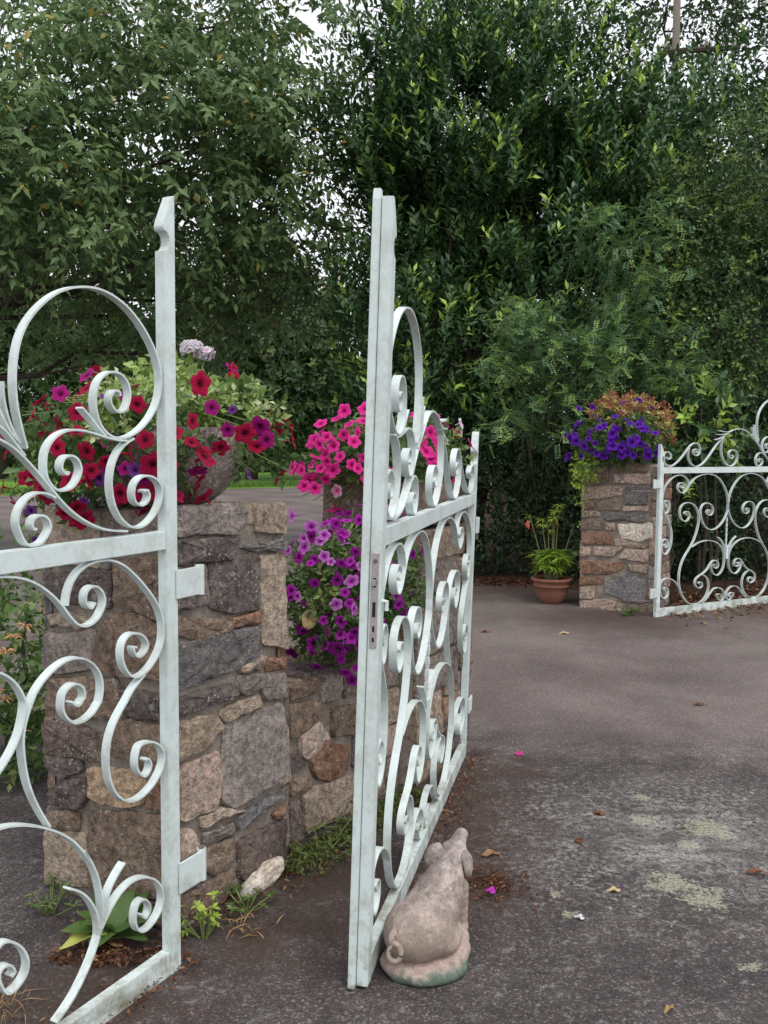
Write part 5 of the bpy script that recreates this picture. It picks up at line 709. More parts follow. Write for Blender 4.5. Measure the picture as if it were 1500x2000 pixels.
tree('oak_tree', 'thin crowned tall tree against the white sky at top right', 'tree', (8.2, 20.5), (7.2, 20.2, 9.0), .22,
     [((6.4, 20, 10.9), (2.3, 1.8, 1.4), 3), ((9.2, 20, 9.6), (1.8, 1.8, 2.2), 3)],
     1500, 'out', 11, .6, .15, .075, tinter(.1, .6), L_FAR, .15, .3, 2, bark=M_BARK, clump=.9, clt=-.12)
# trees beyond the lawn
far = [(-14.5, 36, 6.4, 'leftmost dark tree beyond the lawn, mostly behind the cherry'), (-9.5, 38, 5.9, 'dark tree beyond the lawn, seen through the loop of the cropped gate'), (-5.2, 37, 5.6, 'dark tree beyond the lawn, behind the red petunias'),
       (-1.6, 38.5, 4.6, 'dark tree beyond the lawn, between cherry and laurel'), (3.5, 36, 6.5, 'dark tree beyond the lawn, hidden behind the tall laurel'), (10.5, 34, 6.0, 'tall dark tree far behind the right hand evergreens')]
for i, (x, y, h, lb) in enumerate(far):
    tree('woodland_tree', lb, 'tree', (x, y), (x, y, h), .26, [((x, y, h*1.05), (2.9, 2.2, h*.62), 4), ((x+1.4, y-1, h*.62), (1.9, 1.8, h*.40), 2), ((x-1.6, y-.5, h*.68), (1.7, 1.6, h*.42), 2)],
         2600, 'out', 10, .8, .24, .12, tinter(.05, .6, .04), L_FAR, .35, .3, 2, 'dark trees beyond the lawn', clump=0)
# shrubs beyond the lawn edge
for i, (x, y, rx, rz, lb, mt) in enumerate([(-27, 66, 7.5, 4.6, 'dark shrub at the back of the lawn, far left', L_FAR), (-15, 68, 8.0, 5.2, 'dark shrub at the back of the lawn, left of the bowl', L_FAR), (-5.2, 66, 6.0, 5.2, 'bushy green shrub at the back of the lawn, right of the bowl', L_FAR),
        (-6.1, 46, 1.3, 1.7, 'small light green bush on the lawn, right of the bowl', L_PRIVET), (-4.4, 50, 1.4, 1.3, 'low green bush on the lawn, left of the pink petunias', L_PRIVET), (-17.5, 42, 2.4, 2.2, 'mid green shrub at the lawn edge, behind the cropped gate', L_FAR), (3, 43, 4.5, 4.5, 'dark shrub mass far behind the laurel', L_FAR)]):
    root = empty('lawn_shrub', (0, 0, 0), lb, 'shrub', 'shrubs around the lawn')
    P, T, N, Ls, Ws, ti = sprays([((x, y, rz*.5), (rx, rx*.5, rz*.62), 1)], int(260*rx*rz**.5)+300, i*3.1, 'out', 9, .4, .17, .09, tinter(.1, .62, .06), mt, .4) if False else sprays([((x, y, rz*.5), (rx, rx*.5, rz*.62), 1)], int(min(170*rx*rz**.5, 3000))+300, i*3.1, 'out', 9, .6, .24+.03*(rx > 5), .13, tinter(.1, .62, .06), .4)
    leaves('foliage', P, T, N, Ls, Ws, ti, mt, root); mb = MB(); limb(mb, (x, y, 0), (x, y, rz*.6), .06, .02); mb.build('stem', M_BARK, root)
# dark ivy covered hedge at ground level behind the pot and pillar
def shrub(name, label, cat, ells, n, mode, k, twig, L, W, tf, m, lo=.45, amp=.28, group=None, cut=None, stem=True):
    root = empty(name, (0, 0, 0), label, cat, group)
    P, T, N, Ls, Ws, ti = sprays(ells, n, ells[0][0][0], mode, k, twig, L, W, tf, lo, amp, cut)
    ok = P[:, 2] > .01
    leaves('foliage', P[ok], T[ok], N[ok], Ls[ok], Ws[ok], ti[ok], m, root)
    if stem:
        mb = MB()
        for c, r, w in ells:
            for _ in range(4): limb(mb, (c[0]+random.uniform(-.3, .3)*r[0], c[1]+random.uniform(-.2, .2)*r[1], 0), (c[0]+random.uniform(-.7, .7)*r[0], c[1]+random.uniform(-.6, .6)*r[1], c[2]+r[2]*.5), .02, .006, .2, 5, 5)
        mb.build('stems', M_BARK, root)
    return root
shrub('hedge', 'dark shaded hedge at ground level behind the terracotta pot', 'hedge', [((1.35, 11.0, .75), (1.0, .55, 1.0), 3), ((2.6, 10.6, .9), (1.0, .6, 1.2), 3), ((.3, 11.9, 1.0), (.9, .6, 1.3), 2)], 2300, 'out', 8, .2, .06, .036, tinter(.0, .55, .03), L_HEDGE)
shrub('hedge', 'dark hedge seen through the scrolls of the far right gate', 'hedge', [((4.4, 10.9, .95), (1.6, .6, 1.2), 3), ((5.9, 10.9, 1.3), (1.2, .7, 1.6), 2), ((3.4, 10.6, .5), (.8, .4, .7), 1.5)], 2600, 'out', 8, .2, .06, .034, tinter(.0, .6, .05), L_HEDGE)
shrub('laurel_seedling', 'young laurel with larger bright leaves just above the far right gate', 'shrub', [((3.35, 10.0, 1.75), (.45, .3, .42), 2), ((3.1, 10.1, 1.2), (.35, .3, .5), 1)], 90, 'out', 8, .2, .12, .055, tinter(.35, .7, .35), L_LAUREL)
shrub('privet_shrub', 'olive green small leaved shrub at the right edge, above the far gate', 'shrub', [((4.35, 11.2, 3.1), (1.1, .75, 1.5), 4), ((3.5, 11.3, 3.9), (.7, .6, .9), 1.5), ((4.5, 11.0, 4.6), (.9, .6, .8), 1.5), ((3.6, 11.0, 2.4), (.7, .6, .8), 1.2)], 3000, 'out', 10, .30, .060, .032, tinter(.1, .75, .12), L_PRIVET, .45, .3)

# arching shrub with pinnate leaves
root = empty('pinnate_shrub', (1.75, 10.0, 0), 'arching blue green shrub with feathery pinnate leaves behind the violet petunias', 'shrub')
PP = []; TT = []; NN = []; LL = []; TI = []; canes = MB()
ends = []
rd = random.Random(5)
for i in range(78):
    q = rd.random()
    if q < .60: e = Vector((rd.uniform(.75, 2.3), rd.uniform(8.9, 9.6), rd.uniform(1.45, 2.75)))
    elif q < .85: e = Vector((rd.uniform(2.1, 3.1), rd.uniform(9.4, 10.0), rd.uniform(2.5, 3.9)))
    else: e = Vector((rd.uniform(2.4, 3.3), rd.uniform(9.3, 9.8), rd.uniform(1.9, 2.7)))
    ends.append(e)
for e in ends:
    b = Vector((2.2+rd.uniform(-.5, .8), 11.15+rd.uniform(-.2, .2), 0)); h = Vector(((b.x*.6+e.x*.4), (b.y*.75+e.y*.25), e.z+rd.uniform(.5, 1.1)))
    pts = []
    for j in range(25):
        t = j/24; pts.append((1-t)**2*b+2*t*(1-t)*h*1.0+t*t*e+Vector((0, 0, 1))*0)
    canes.tube(pts, [.007*(1-j/26)+.0015 for j in range(25)], 4)
    for j in range(10, 25):
        for rep in range(3 if j > 14 else 2):
            p = pts[j]+Vector((rd.uniform(-.05, .05), rd.uniform(-.05, .05), rd.uniform(-.04, .04)))
            d = Vector((rd.uniform(-1, 1), rd.uniform(-1.1, .4), rd.uniform(-.7, .5))).normalized(); s = d.cross(Vector((0, 0, 1))).normalized(); nn = s.cross(d)
            if nn.z < 0: nn = -nn
            young = rd.random() < (.35 if j > 18 else .08); base_t = rd.uniform(.1, .6)
            Lr = rd.uniform(.11, .17)
            for q in range(6):
                for sd_ in (-1, 1):
                    PP.append(p+d*Lr*(q+.6)/6-Vector((0, 0, 1))*(.02*(q/6)**2)); TT.append(s*sd_+d*.55+Vector((rd.uniform(-.1, .1), 0, rd.uniform(-.15, .1)))); NN.append(nn+Vector((rd.uniform(-.2, .2), rd.uniform(-.2, .2), 0)))
                    LL.append(rd.uniform(.032, .044)); TI.append(rd.uniform(.8, 1) if young else base_t+rd.uniform(-.06, .06))
            PP.append(p+d*Lr); TT.append(d); NN.append(nn); LL.append(.03); TI.append(TI[-1])
canes.v = [tuple(Vector(q)-Vector((1.75, 10.0, 0))) for q in canes.v]; canes.build('canes', M_CANE, root)
off = np.array([1.75, 10.0, 0])
leaves('foliage', np.array([tuple(p) for p in PP])-off, np.array([tuple(p) for p in TT]), np.array([tuple(p) for p in NN]), np.array(LL), np.array(LL)*.48, np.array(TI), L_ROSE, root)

# ---------------------------------------------------------------- utility pole
pole = empty('utility_pole', (4.72, 16.0, 0), 'wooden utility pole with crossarm rising behind the laurel at top right', 'utility pole')
MB().tube([(0, 0, 0), (0, 0, 11)], [.085, .05], 12).build('post', M_BARKL, pole, True)
b = MB(); b.tube([(-.25, -.14, 7.82), (.95, -.14, 7.90)], .045, 6); b.build('crossarm', M_BARK, pole)
for z in (7.25, 7.35): MB().tube([(0, 0, z), (0, 0, z+.04)], .078, 12).build('band', M_LOCK, pole)
for x in (-.2, .45, .9): MB().tube([(x, -.14, 7.88), (x, -.14, 7.96), (x, -.14, 8.04)], [.02, .035, .02], 8).build('insulator', simple('porcelain', (.5, .42, .36, 1), .3) if x < 0 else bpy.data.materials['porcelain'], pole)

# ---------------------------------------------------------------- flowers
def petunia_mesh(name, m, lobes=5, n=20, deep=.34):
    v = [(0, 0, -deep)]; t = [0.0]; rings = [(.16, -.18, .15), (.45, -.02, .45), (.78, .06, .75), (1.0, .02, 1.0)]
    for r, z, ti in rings:
        for k in range(n):
            a = 2*math.pi*k/n; w = abs(math.cos(a*lobes/2)); lobe = 1-.26*(1-w**.8)*(r > .7); ruff = .07*math.sin(a*lobes*2+.6)*(r > .7)
            v.append((math.cos(a)*r*lobe, math.sin(a)*r*lobe, z+ruff-(.10*(1-w) if r > .7 else 0))); t.append(ti*(.82+.18*w) if r > .4 else ti)
    f = [(0, 1+k, 1+(k+1) % n) for k in range(n)]
    for i in range(len(rings)-1):
        for k in range(n): f.append((1+i*n+k, 1+(i+1)*n+k, 1+(i+1)*n+(k+1) % n, 1+i*n+(k+1) % n))
    # tube behind
    b0 = len(v)
    for k in range(6):
        a = 2*math.pi*k/6; v.append((math.cos(a)*.13, math.sin(a)*.13, -.2)); t.append(.4)
    for k in range(6):
        a = 2*math.pi*k/6; v.append((math.cos(a)*.06, math.sin(a)*.06, -.95)); t.append(.4)
    for k in range(6): f.append((b0+k, b0+(k+1) % 6, b0+6+(k+1) % 6, b0+6+k))
    me = bpy.data.meshes.new(name); me.from_pydata(v, [], f); me.materials.append(m)
    a = me.attributes.new('tint', 'FLOAT', 'POINT'); a.data.foreach_set('value', t); me.polygons.foreach_set('use_smooth', [True]*len(f)); me.update(); return me
FM = {k: [petunia_mesh('flower', m, 5, 20, dp) for dp in (.3, .42)] for k, m in {'red': P_RED, 'mag': P_MAG, 'pur': P_PUR, 'pink': P_PINK, 'pale': P_PALE, 'lil': P_LIL, 'lilb': P_LILB, 'lild': P_LILD, 'vio': P_VIO, 'white': P_WHITE, 'scar': P_SCAR}.items()}
def flower(parent, mesh, p, n, r, off, sq=None, label=None):
    o = bpy.data.objects.new('flower', mesh); COL.objects.link(o); o.parent = parent
    q = Vector(n).to_track_quat('Z', 'Y'); R = q.to_matrix().to_4x4() @ Matrix.Rotation(random.uniform(0, 6.28), 4, 'Z')
    sx = random.uniform(.88, 1.08); o.matrix_local = Matrix.Translation(Vector(p)-Vector(off)) @ R @ Matrix.Diagonal((r*sx, r/sx if sq is None else r*sq, r, 1))
    if label: o['label'] = label
    return o
def plant_foliage(root, off, blobs, n, L, W, m, tf=(.1, .66, .1), lo=.35, seed=1, k=7, twig=.07, mode='out', name='foliage'):
    ells = [(c, tuple(x*.90 for x in r), r[0]*r[1]*r[2]) for c, r in blobs]
    P, T, N, Ls, Ws, ti = sprays(ells, n, seed, mode, k, twig, L, W, tinter(*tf), lo, .2)
    return leaves(name, P-np.array(off), T, N, Ls, Ws, ti, m, root)
def stems_in(root, off, blobs, foot, n, m=M_STEM, r=.0022):
    mb = MB()
    for _ in range(n):
        c, rr = random.choice(blobs); d = Vector((random.gauss(0, 1), random.gauss(0, 1), random.gauss(0, 1))).normalized()
        e = Vector([c[i]+d[i]*rr[i]*.95 for i in range(3)]); a = Vector(foot)+Vector((random.uniform(-.05, .05), random.uniform(-.05, .05), 0)); mid_ = a.lerp(e, .55)+Vector((0, 0, .06))
        mb.tube([a-Vector(off), mid_-Vector(off), e-Vector(off)], r, 4)
    mb.build('stems', m, root)['kind'] = 'stuff'
KIND = {'red': {'a': 'red', 'm': 'mag', 'p': 'pur'}, 'pink': {'a': 'pink', 'w': 'pale'}, 'purple': {'a': 'lil', 'b': 'lilb', 'd': 'lild'}, 'violet': {'a': 'vio'}}
SC = {'red': 1.22, 'pink': 1.16, 'purple': 1.14, 'violet': 1.2}
def petunias(key, root, off, extra, rad, default, jitter=.0):
    for f in FLOWERS[key]:
        kk = KIND[key].get(f[7], default); r = f[6]*SC[key]*random.uniform(.9, 1.12)
        jt_ = .3 if r > .045 else random.choice([.25, .5, .9]); nrm = Vector(f[3:6])+Vector((random.gauss(0, jt_), random.gauss(0, jt_), random.gauss(0, jt_)))
        p = Vector(f[:3])+Vector(f[3:6])*random.uniform(.005, .035)
        flower(root, FM[kk][random.randint(0, 1)], p, nrm, r, off)
    blobs = BLOBS[key]
    for _ in range(extra):   # flowers on the sides turned away from the picture
        c, rr = random.choice(blobs); d = Vector((random.gauss(0, 1), abs(random.gauss(0, 1))*.9, random.gauss(.1, .8))).normalized()
        p = [c[i]+d[i]*rr[i] for i in range(3)]; flower(root, FM[default][0], p, d+Vector((0, 0, .2)), rad*random.uniform(.8, 1.1), off)

# --- bowl on the near pillar
BC = Vector((-.705, 3.10, 1.292))
def lathe(prof, n=36, jit=0, seed=0):
    v = []; f = []
    for i, (r, z) in enumerate(prof):
        for k in range(n):
            a = 2*math.pi*k/n; j = 1+jit*mnoise.noise(Vector((math.cos(a)*3+seed, math.sin(a)*3, z*12))); v.append((math.cos(a)*r*j, math.sin(a)*r*j, z))
    for i in range(len(prof)-1):
        for k in range(n): f.append((i*n+k, i*n+(k+1) % n, (i+1)*n+(k+1) % n, (i+1)*n+k))
    return v, f
def granite_mat():
    g = NT('weathered_concrete'); co = g.coord(); n1 = g.noise(co, 8, 5, .65); n2 = g.noise(co, 70, 4, .7); v = g.voro(co, 130, 'Color'); s = g.n('ShaderNodeSeparateColor'); g.l(v, s.inputs[0])
    c = g.ramp(n1, [(.3, (.16, .125, .11)), (.7, (.33, .28, .25))]); c = g.mix(.6, c, g.ramp(s.outputs[0], [(0, (.45, .45, .45)), (.7, (1, 1, 1)), (1, (2.1, 2.1, 2.0))]), 'MULTIPLY')
    return g.fin(g.bsdf(c, .92, g.bump(g.math('ADD', n2, g.math('MULTIPLY', n1, 1.5)), .9, .008), .2))
M_GRAN = granite_mat()
bowl = empty('stone_bowl', BC, 'rounded rough stone bowl planter on the near pillar, nearly hidden by red petunias', 'planter')
prof = [(0, 0), (.10, 0), (.135, .006), (.185, .045), (.222, .10), (.240, .16), (.243, .21), (.236, .245), (.222, .25), (.212, .243), (.205, .20)]
v, f = lathe(prof, 40, .04); pydata('bowl_body', v, f, M_GRAN, bowl, True)
v, f = lathe([(0, .212), (.1, .215), (.205, .205)], 24, .02); pydata('soil', v, [q for q in f], M_SOIL, bowl, True)
off = (-.72, 3.10, 1.5)
red = empty('petunia_plant', off, 'crimson and magenta petunias overflowing the round stone bowl', 'flowers')
plant_foliage(red, off, [(c, tuple(x*.78 for x in r)) for c, r in BLOBS['red'][1:]], 330, .036, .020, L_PET, (.05, .6, .08), .3, 3)
stems_in(red, off, BLOBS['red'], (-.72, 3.1, 1.5), 60)
petunias('red', red, off, 16, .035, 'red')
for _ in range(34):
    c, rr = random.choice(BLOBS['red'][:3]+BLOBS['red'][1:2]); d = Vector((random.gauss(-.1, .7), -abs(random.gauss(.6, .4)), random.gauss(-.05, .45))).normalized()
    flower(red, FM[random.choice(['red', 'red', 'red', 'mag'])][1], [c[i]+d[i]*rr[i]*1.0 for i in range(3)], d+Vector((random.gauss(0, .4), 0, random.gauss(0, .4))), random.uniform(.024, .034), off)
off = (-.70, 3.14, 1.55)
lime = empty('variegated_plant', off, 'lime and cream variegated foliage filling the bowl between red petunias', 'plant')
plant_foliage(lime, off, [((-.74, 3.08, 1.60), (.25, .25, .08)), ((-.50, 3.12, 1.58), (.11, .13, .08)), ((-.80, 2.90, 1.52), (.14, .10, .08))], 620, .026, .015, L_LIME, (.0, .66, .35), .45, 8)
plant_foliage(lime, off, [((-.76, 3.22, 1.70), (.07, .07, .05)), ((-.68, 3.25, 1.68), (.06, .06, .05))], 34, .05, .030, L_LIME, (.2, .66, .1), .3, 9)
stems_in(lime, off, [((-.74, 3.1, 1.62), (.2, .2, .06))], (-.72, 3.12, 1.5), 26)
def florets(root, off, c, r, n, mesh, fr, stalk_from, m=M_STEM):
    for _ in range(n):
        d = Vector((random.gauss(0, 1), random.gauss(-.3, 1), random.gauss(.2, .7))).normalized(); flower(root, mesh, Vector(c)+Vector((d.x*r[0], d.y*r[1], d.z*r[2])), d, fr, off)
    MB().tube([Vector(stalk_from)-Vector(off), (Vector(stalk_from)+Vector(c))/2+Vector((.01, 0, .01))-Vector(off), Vector(c)-Vector(off)], [.004, .0032, .003], 6).build('stalk', m, root)
off = (-.69, 3.15, 1.52)
ger = empty('geranium', off, 'white pink geranium head rising above the bowl beside the tall stile', 'flowers')
florets(ger, off, (-.645, 3.2, 1.805), (.036, .03, .024), 20, FM['white'][0], .021, (-.66, 3.16, 1.55)); florets(ger, off, (-.60, 3.2, 1.79), (.026, .02, .016), 12, FM['white'][0], .020, (-.645, 3.19, 1.66))
plant_foliage(ger, off, [((-.66, 3.22, 1.64), (.06, .06, .03))], 7, .04, .036, L_PET, (.3, .6, .05), .3, 12)
off = (-.50, 3.15, 1.52)
ger2 = empty('geranium', off, 'small scarlet geranium head on a thin stalk, right side of the bowl', 'flowers')
florets(ger2, off, (-.502, 3.17, 1.715), (.014, .013, .011), 12, FM['scar'][0], .014, (-.53, 3.16, 1.6))
plant_foliage(ger2, off, [((-.50, 3.14, 1.63), (.07, .06, .045))], 12, .055, .05, L_PET, (.4, .66, .15), .3, 13)

# --- trough with pink petunias on the middle pillar
def lichen_stone():
    g = NT('lichened_trough_stone'); co = g.coord(); n1 = g.noise(co, 6, 5, .65); n2 = g.noise(co, 60, 4, .7)
    c = g.ramp(n1, [(.3, (.11, .075, .06)), (.7, (.26, .20, .165))]); c = g.mix(.6, c, g.ramp(n2, [(.3, (.5, .5, .5)), (.7, (1.6, 1.6, 1.6))]), 'MULTIPLY')
    for sc, th in ((16, .62), (28, .7)):
        v = g.voro(co, sc, 'Color'); s = g.n('ShaderNodeSeparateColor'); g.l(v, s.inputs[0]); d = g.math('ADD', g.voro(co, sc), g.math('MULTIPLY', n2, .12))
        mk = g.math('MULTIPLY', g.math('GREATER_THAN', s.outputs[0], th), g.math('LESS_THAN', d, .42)); c = g.mix(g.math('MULTIPLY', mk, .6), c, (.36, .33, .28, 1))
    return g.fin(g.bsdf(c, .95, g.bump(g.math('ADD', n2, g.math('MULTIPLY', n1, 2)), .9, .012), .2))
TB = CA+E1*1.47+M1*.01
trough = empty('stone_trough', TB+Vector((0, 0, 1.125)), 'heavy rectangular lichen spotted stone trough on the middle pillar', 'planter')
bm = bmesh.new(); bmesh.ops.create_cube(bm, size=1); bmesh.ops.subdivide_edges(bm, edges=bm.edges, cuts=9, use_grid_fill=True)
for vt in bm.verts:
    x, y, z = vt.co; r = Vector((x, y, z)); x2, y2, z2 = (x+.5)*.53, (y+.5)*.49, (z+.5)*.195
    e = [abs(abs(a)-.5) < 1e-4 for a in (x, y, z)]
    p = E1*x2+M1*y2+Vector((0, 0, z2)); cen = E1*.265+M1*.245+Vector((0, 0, .1)); 
    if sum(e) >= 2: p = p.lerp(cen, .035)
    if abs(z-.5) < 1e-4 and abs(x) < .40 and abs(y) < .40: p.z -= .05
    vt.co = p+Vector(mnoise.noise_vector(p*8))*.011
me = bpy.data.meshes.new('trough_body'); bm.to_mesh(me); bm.free(); link('trough_body', me, trough, lichen_stone(), True)
b = MB(); q = [E1*.06+M1*.06, E1*.47+M1*.06, E1*.47+M1*.43, E1*.06+M1*.43]; b.add([p+Vector((0, 0, .168)) for p in q], [(0, 1, 2, 3)]); b.build('soil', M_SOIL, trough)
off = (.03, 4.28, 1.30)
pk = empty('petunia_plant', off, 'hot pink petunias growing in the lichened stone trough', 'flowers')
plant_foliage(pk, off, [((.03, 4.28, 1.45), (.33, .31, .13)), ((-.22, 4.2, 1.42), (.10, .12, .07))], 560, .036, .020, L_PET, (.05, .66, .18), .3, 21); stems_in(pk, off, BLOBS['pink'], (.03, 4.3, 1.3), 60); petunias('pink', pk, off, 24, .04, 'pink')
flower(pk, FM['white'][1], (.345, 4.3, 1.585), (.9, -.3, .3), .03, off, label='white flower at the right end'); flower(pk, FM['white'][1], (.350, 4.3, 1.55), (.9, -.2, -.2), .025, off, label='lower white flower at the right end')
# --- purple petunias over the low wall
off = (-.15, 3.75, .62)
pu = empty('petunia_plant', off, 'purple and lilac petunias cascading over the low wall between the pillars', 'flowers')
plant_foliage(pu, off, [((-.17, 3.66, .88), (.23, .19, .25)), ((-.03, 3.80, .95), (.20, .17, .16))], 950, .036, .014, L_PET, (.05, .66, .14), .3, 31, 7, .08); stems_in(pu, off, BLOBS['purple'], (-.15, 3.8, .62), 80); petunias('purple', pu, off, 30, .03, 'lil')
for _ in range(52):
    c, rr = random.choice(BLOBS['purple']); d = Vector((random.gauss(0, .6), -abs(random.gauss(.6, .5)), random.gauss(.05, .6))).normalized(); flower(pu, FM[random.choice(['lil', 'lilb', 'lild', 'lil'])][1], [c[i]+d[i]*rr[i]*1.04 for i in range(3)], d+Vector((random.gauss(0, .4), 0, random.gauss(0, .4))), random.uniform(.018, .026), off)
# --- violet petunias on the far pillar
off = (2.1, 8.45, 1.32)
vi = empty('petunia_plant', off, 'violet blue petunias mounded on top of the far right pillar', 'flowers')
plant_foliage(vi, off, BLOBS['violet'], 620, .045, .022, L_PET, (.0, .6, .08), .3, 41); stems_in(vi, off, BLOBS['violet'], (2.1, 8.5, 1.32), 50); petunias('violet', vi, off, 20, .05, 'vio')
off = (2.15, 8.55, 1.5)
co_ = empty('coral_plant', off, 'coral red and yellow leafed plant above the violet petunias', 'plant')
plant_foliage(co_, off, [((2.10, 8.5, 1.78), (.26, .24, .15)), ((2.40, 8.5, 1.66), (.16, .2, .20)), ((2.2, 8.5, 1.84), (.14, .14, .10))], 300, .045, .018, L_RED, (.1, .66, .45), .4, 43)
stems_in(co_, off, [((2.15, 8.5, 1.8), (.3, .25, .2))], (2.15, 8.55, 1.4), 24)
off = (1.76, 8.4, 1.3)
tr_ = empty('trailing_plant', off, 'yellow green trailing plant hanging down the left edge of the far pillar', 'plant')
plant_foliage(tr_, off, [((1.78, 8.42, 1.28), (.10, .1, .14)), ((1.74, 8.42, 1.08), (.03, .04, .16)), ((1.76, 8.42, .85), (.015, .02, .08))], 120, .022, .018, L_EUPH, (.2, .7, .2), .2, 44); stems_in(tr_, off, [((1.75, 8.42, 1.0), (.05, .05, .2))], (1.8, 8.45, 1.31), 10)

# --- terracotta pot and spurge
PC = Vector((1.575, 8.80, 0.0))
pot = empty('terracotta_pot', PC, 'terracotta pot at the hedge foot left of the far pillar', 'plant pot')
v, f = lathe([(0, 0), (.085, 0), (.092, .004), (.125, .05), (.150, .11), (.162, .16), (.172, .163), (.174, .172), (.164, .176), (.166, .205), (.186, .212), (.195, .226), (.190, .242), (.170, .242), (.155, .215)], 36); pydata('pot_body', v, f, M_TERRA, pot, True)
v, f = lathe([(0, .218), (.158, .218)], 24); pydata('soil', v, f, M_SOIL, pot)
off = tuple(PC+Vector((0, 0, .21)))
eu = empty('spurge_plant', off, 'bright green spurge with bare stems and leaf tufts in the terracotta pot', 'plant')
def whorl(c, n, L, up_, tints, P, T, N, Ls, Ti, spread=1.0):
    for i in range(n):
        a = random.uniform(0, 6.28); d = Vector((math.cos(a)*spread, math.sin(a)*spread, up_+random.uniform(-.4, .4))).normalized(); P.append(tuple(c)); T.append(tuple(d)); N.append((random.gauss(0, .2), random.gauss(0, .2), 1)); Ls.append(L*random.uniform(.7, 1.15)); Ti.append(random.uniform(*tints))
P = []; T = []; N = []; Ls = []; Ti = []; mb = MB()
for i in range(30):
    a = random.uniform(0, 6.28); rr = random.uniform(0, .17); c = Vector((math.cos(a)*rr, math.sin(a)*rr, random.uniform(.06, .25)*(1-rr*1.5)+.05)); mb.tube([(c.x*.3, c.y*.3, 0), tuple(c)], .004, 4); whorl(c, 34, .135, .25, (.2, .75), P, T, N, Ls, Ti)
for (x, z), hv, tn in (((-.105, .57), 26, (.55, .85)), ((.02, .64), 34, (.75, 1)), ((.06, .70), 30, (.75, 1)), ((-.05, .52), 20, (.5, .8)), ((-.21, .60), 7, (.4, .7)), ((.19, .53), 3, (.3, .5)), ((-.0, .58), 24, (.6, .9))):
    c = Vector((x, random.uniform(-.04, .04), z)); mb.tube([(x*.25, 0, 0), (x*.6, 0, z*.5), tuple(c)], [.006, .005, .004], 5); whorl(c, hv, .085, .2, tn, P, T, N, Ls, Ti); whorl(c-Vector((0, 0, .04)), hv//2, .085, -.1, tn, P, T, N, Ls, Ti)
mb.build('stems', M_CANE, eu)
leaves('foliage', np.array(P), np.array(T), np.array(N), np.array(Ls), np.array(Ls)*.13, np.array(Ti), L_EUPH, eu, .1, .25)
leaves('red_leaf', np.array([[-.235, -.02, .575], [-.24, -.02, .56]]), np.array([[-.2, 0, -1], [.2, -.1, -1]]), np.array([[0, -1, 0], [0, -1, 0.2]]), [.085, .08], [.035, .03], np.array([.3, .4]), simple('wilted_red', (.55, .12, .09, 1)), eu, kind=None)

# --- honeysuckle on the left
hon = shrub('honeysuckle_bush', 'honeysuckle bush with peach flowers at the left edge behind the cropped gate', 'shrub', [((-1.85, 4.25, .50), (.52, .48, .50), 3), ((-2.6, 4.5, .5), (.6, .5, .5), 2), ((-1.35, 4.15, .35), (.25, .3, .35), 1)], 900, 'out', 8, .11, .048, .026, tinter(.1, .7, .12), L_PET, .35)
for (x, y, z) in [(-1.60, 3.78, .90), (-1.66, 3.78, .885), (-1.50, 3.80, .70), (-1.53, 3.79, .64), (-1.46, 3.82, .74), (-1.55, 3.80, .44), (-1.58, 3.80, .47), (-1.72, 3.78, .80), (-1.40, 3.9, .80), (-1.35, 3.95, .60), (-1.9, 3.8, .75), (-2.1, 3.9, .9), (-1.48, 3.8, .30)]:
    P = []; T = []; N = []; Ls = []; Ti = []
    whorl(Vector((0, 0, 0)), 15, .045, .3, (.1, .9), P, T, N, Ls, Ti, 1.0)
    o = leaves('flower', np.array(P), np.array(T), np.array(N), np.array(Ls), .011, np.array(Ti), P_PEACH, hon, .3, .3, kind=None); o.location = (x, y, z)

# ---------------------------------------------------------------- pig statue
def pig_mat():
    g = NT('weathered_pink_stone'); co = g.coord(); n1 = g.noise(co, 10, 5, .65); n2 = g.noise(co, 60, 5, .75); n3 = g.noise(co, 150, 3)
    sep = g.n('ShaderNodeSeparateXYZ'); g.l(co, sep.inputs[0])
    c = g.mix(g.ramp(n1, [(.35, (0, 0, 0)), (.65, (1, 1, 1))]), (.33, .265, .235, 1), (.55, .46, .425, 1))
    # worn, grimy back: grey bloom and black specks
    gr = g.ramp(g.math('ADD', g.noise(co, 14, 4, .7), g.math('MULTIPLY', n2, .25)), [(.52, (0, 0, 0)), (.68, (1, 1, 1))])
    c = g.mix(g.math('MULTIPLY', gr, .85), c, (.215, .18, .165, 1))
    sp = g.ramp(g.noise(co, 95, 4, .75), [(.55, (0, 0, 0)), (.62, (1, 1, 1))]); c = g.mix(g.math('MULTIPLY', sp, g.math('ADD', .35, g.math('MULTIPLY', gr, .5))), c, (.13, .10, .095, 1))
    geo = g.n('ShaderNodeNewGeometry'); sep = g.n('ShaderNodeSeparateXYZ'); g.l(geo.outputs['Position'], sep.inputs[0]); tan_ = g.n('ShaderNodeMapRange'); tan_.inputs['From Min'].default_value = .26; tan_.inputs['From Max'].default_value = .04; g.l(sep.outputs[2], tan_.inputs['Value'])
    c = g.mix(g.math('MULTIPLY', tan_.outputs[0], .55), c, (.42, .32, .23, 1))
    c = g.mix(.35, c, g.ramp(n3, [(.3, (.6, .6, .6)), (.7, (1.35, 1.35, 1.35))]), 'MULTIPLY')
    return g.fin(g.bsdf(c, .85, g.bump(g.math('ADD', n2, n1), .5, .006), .25))
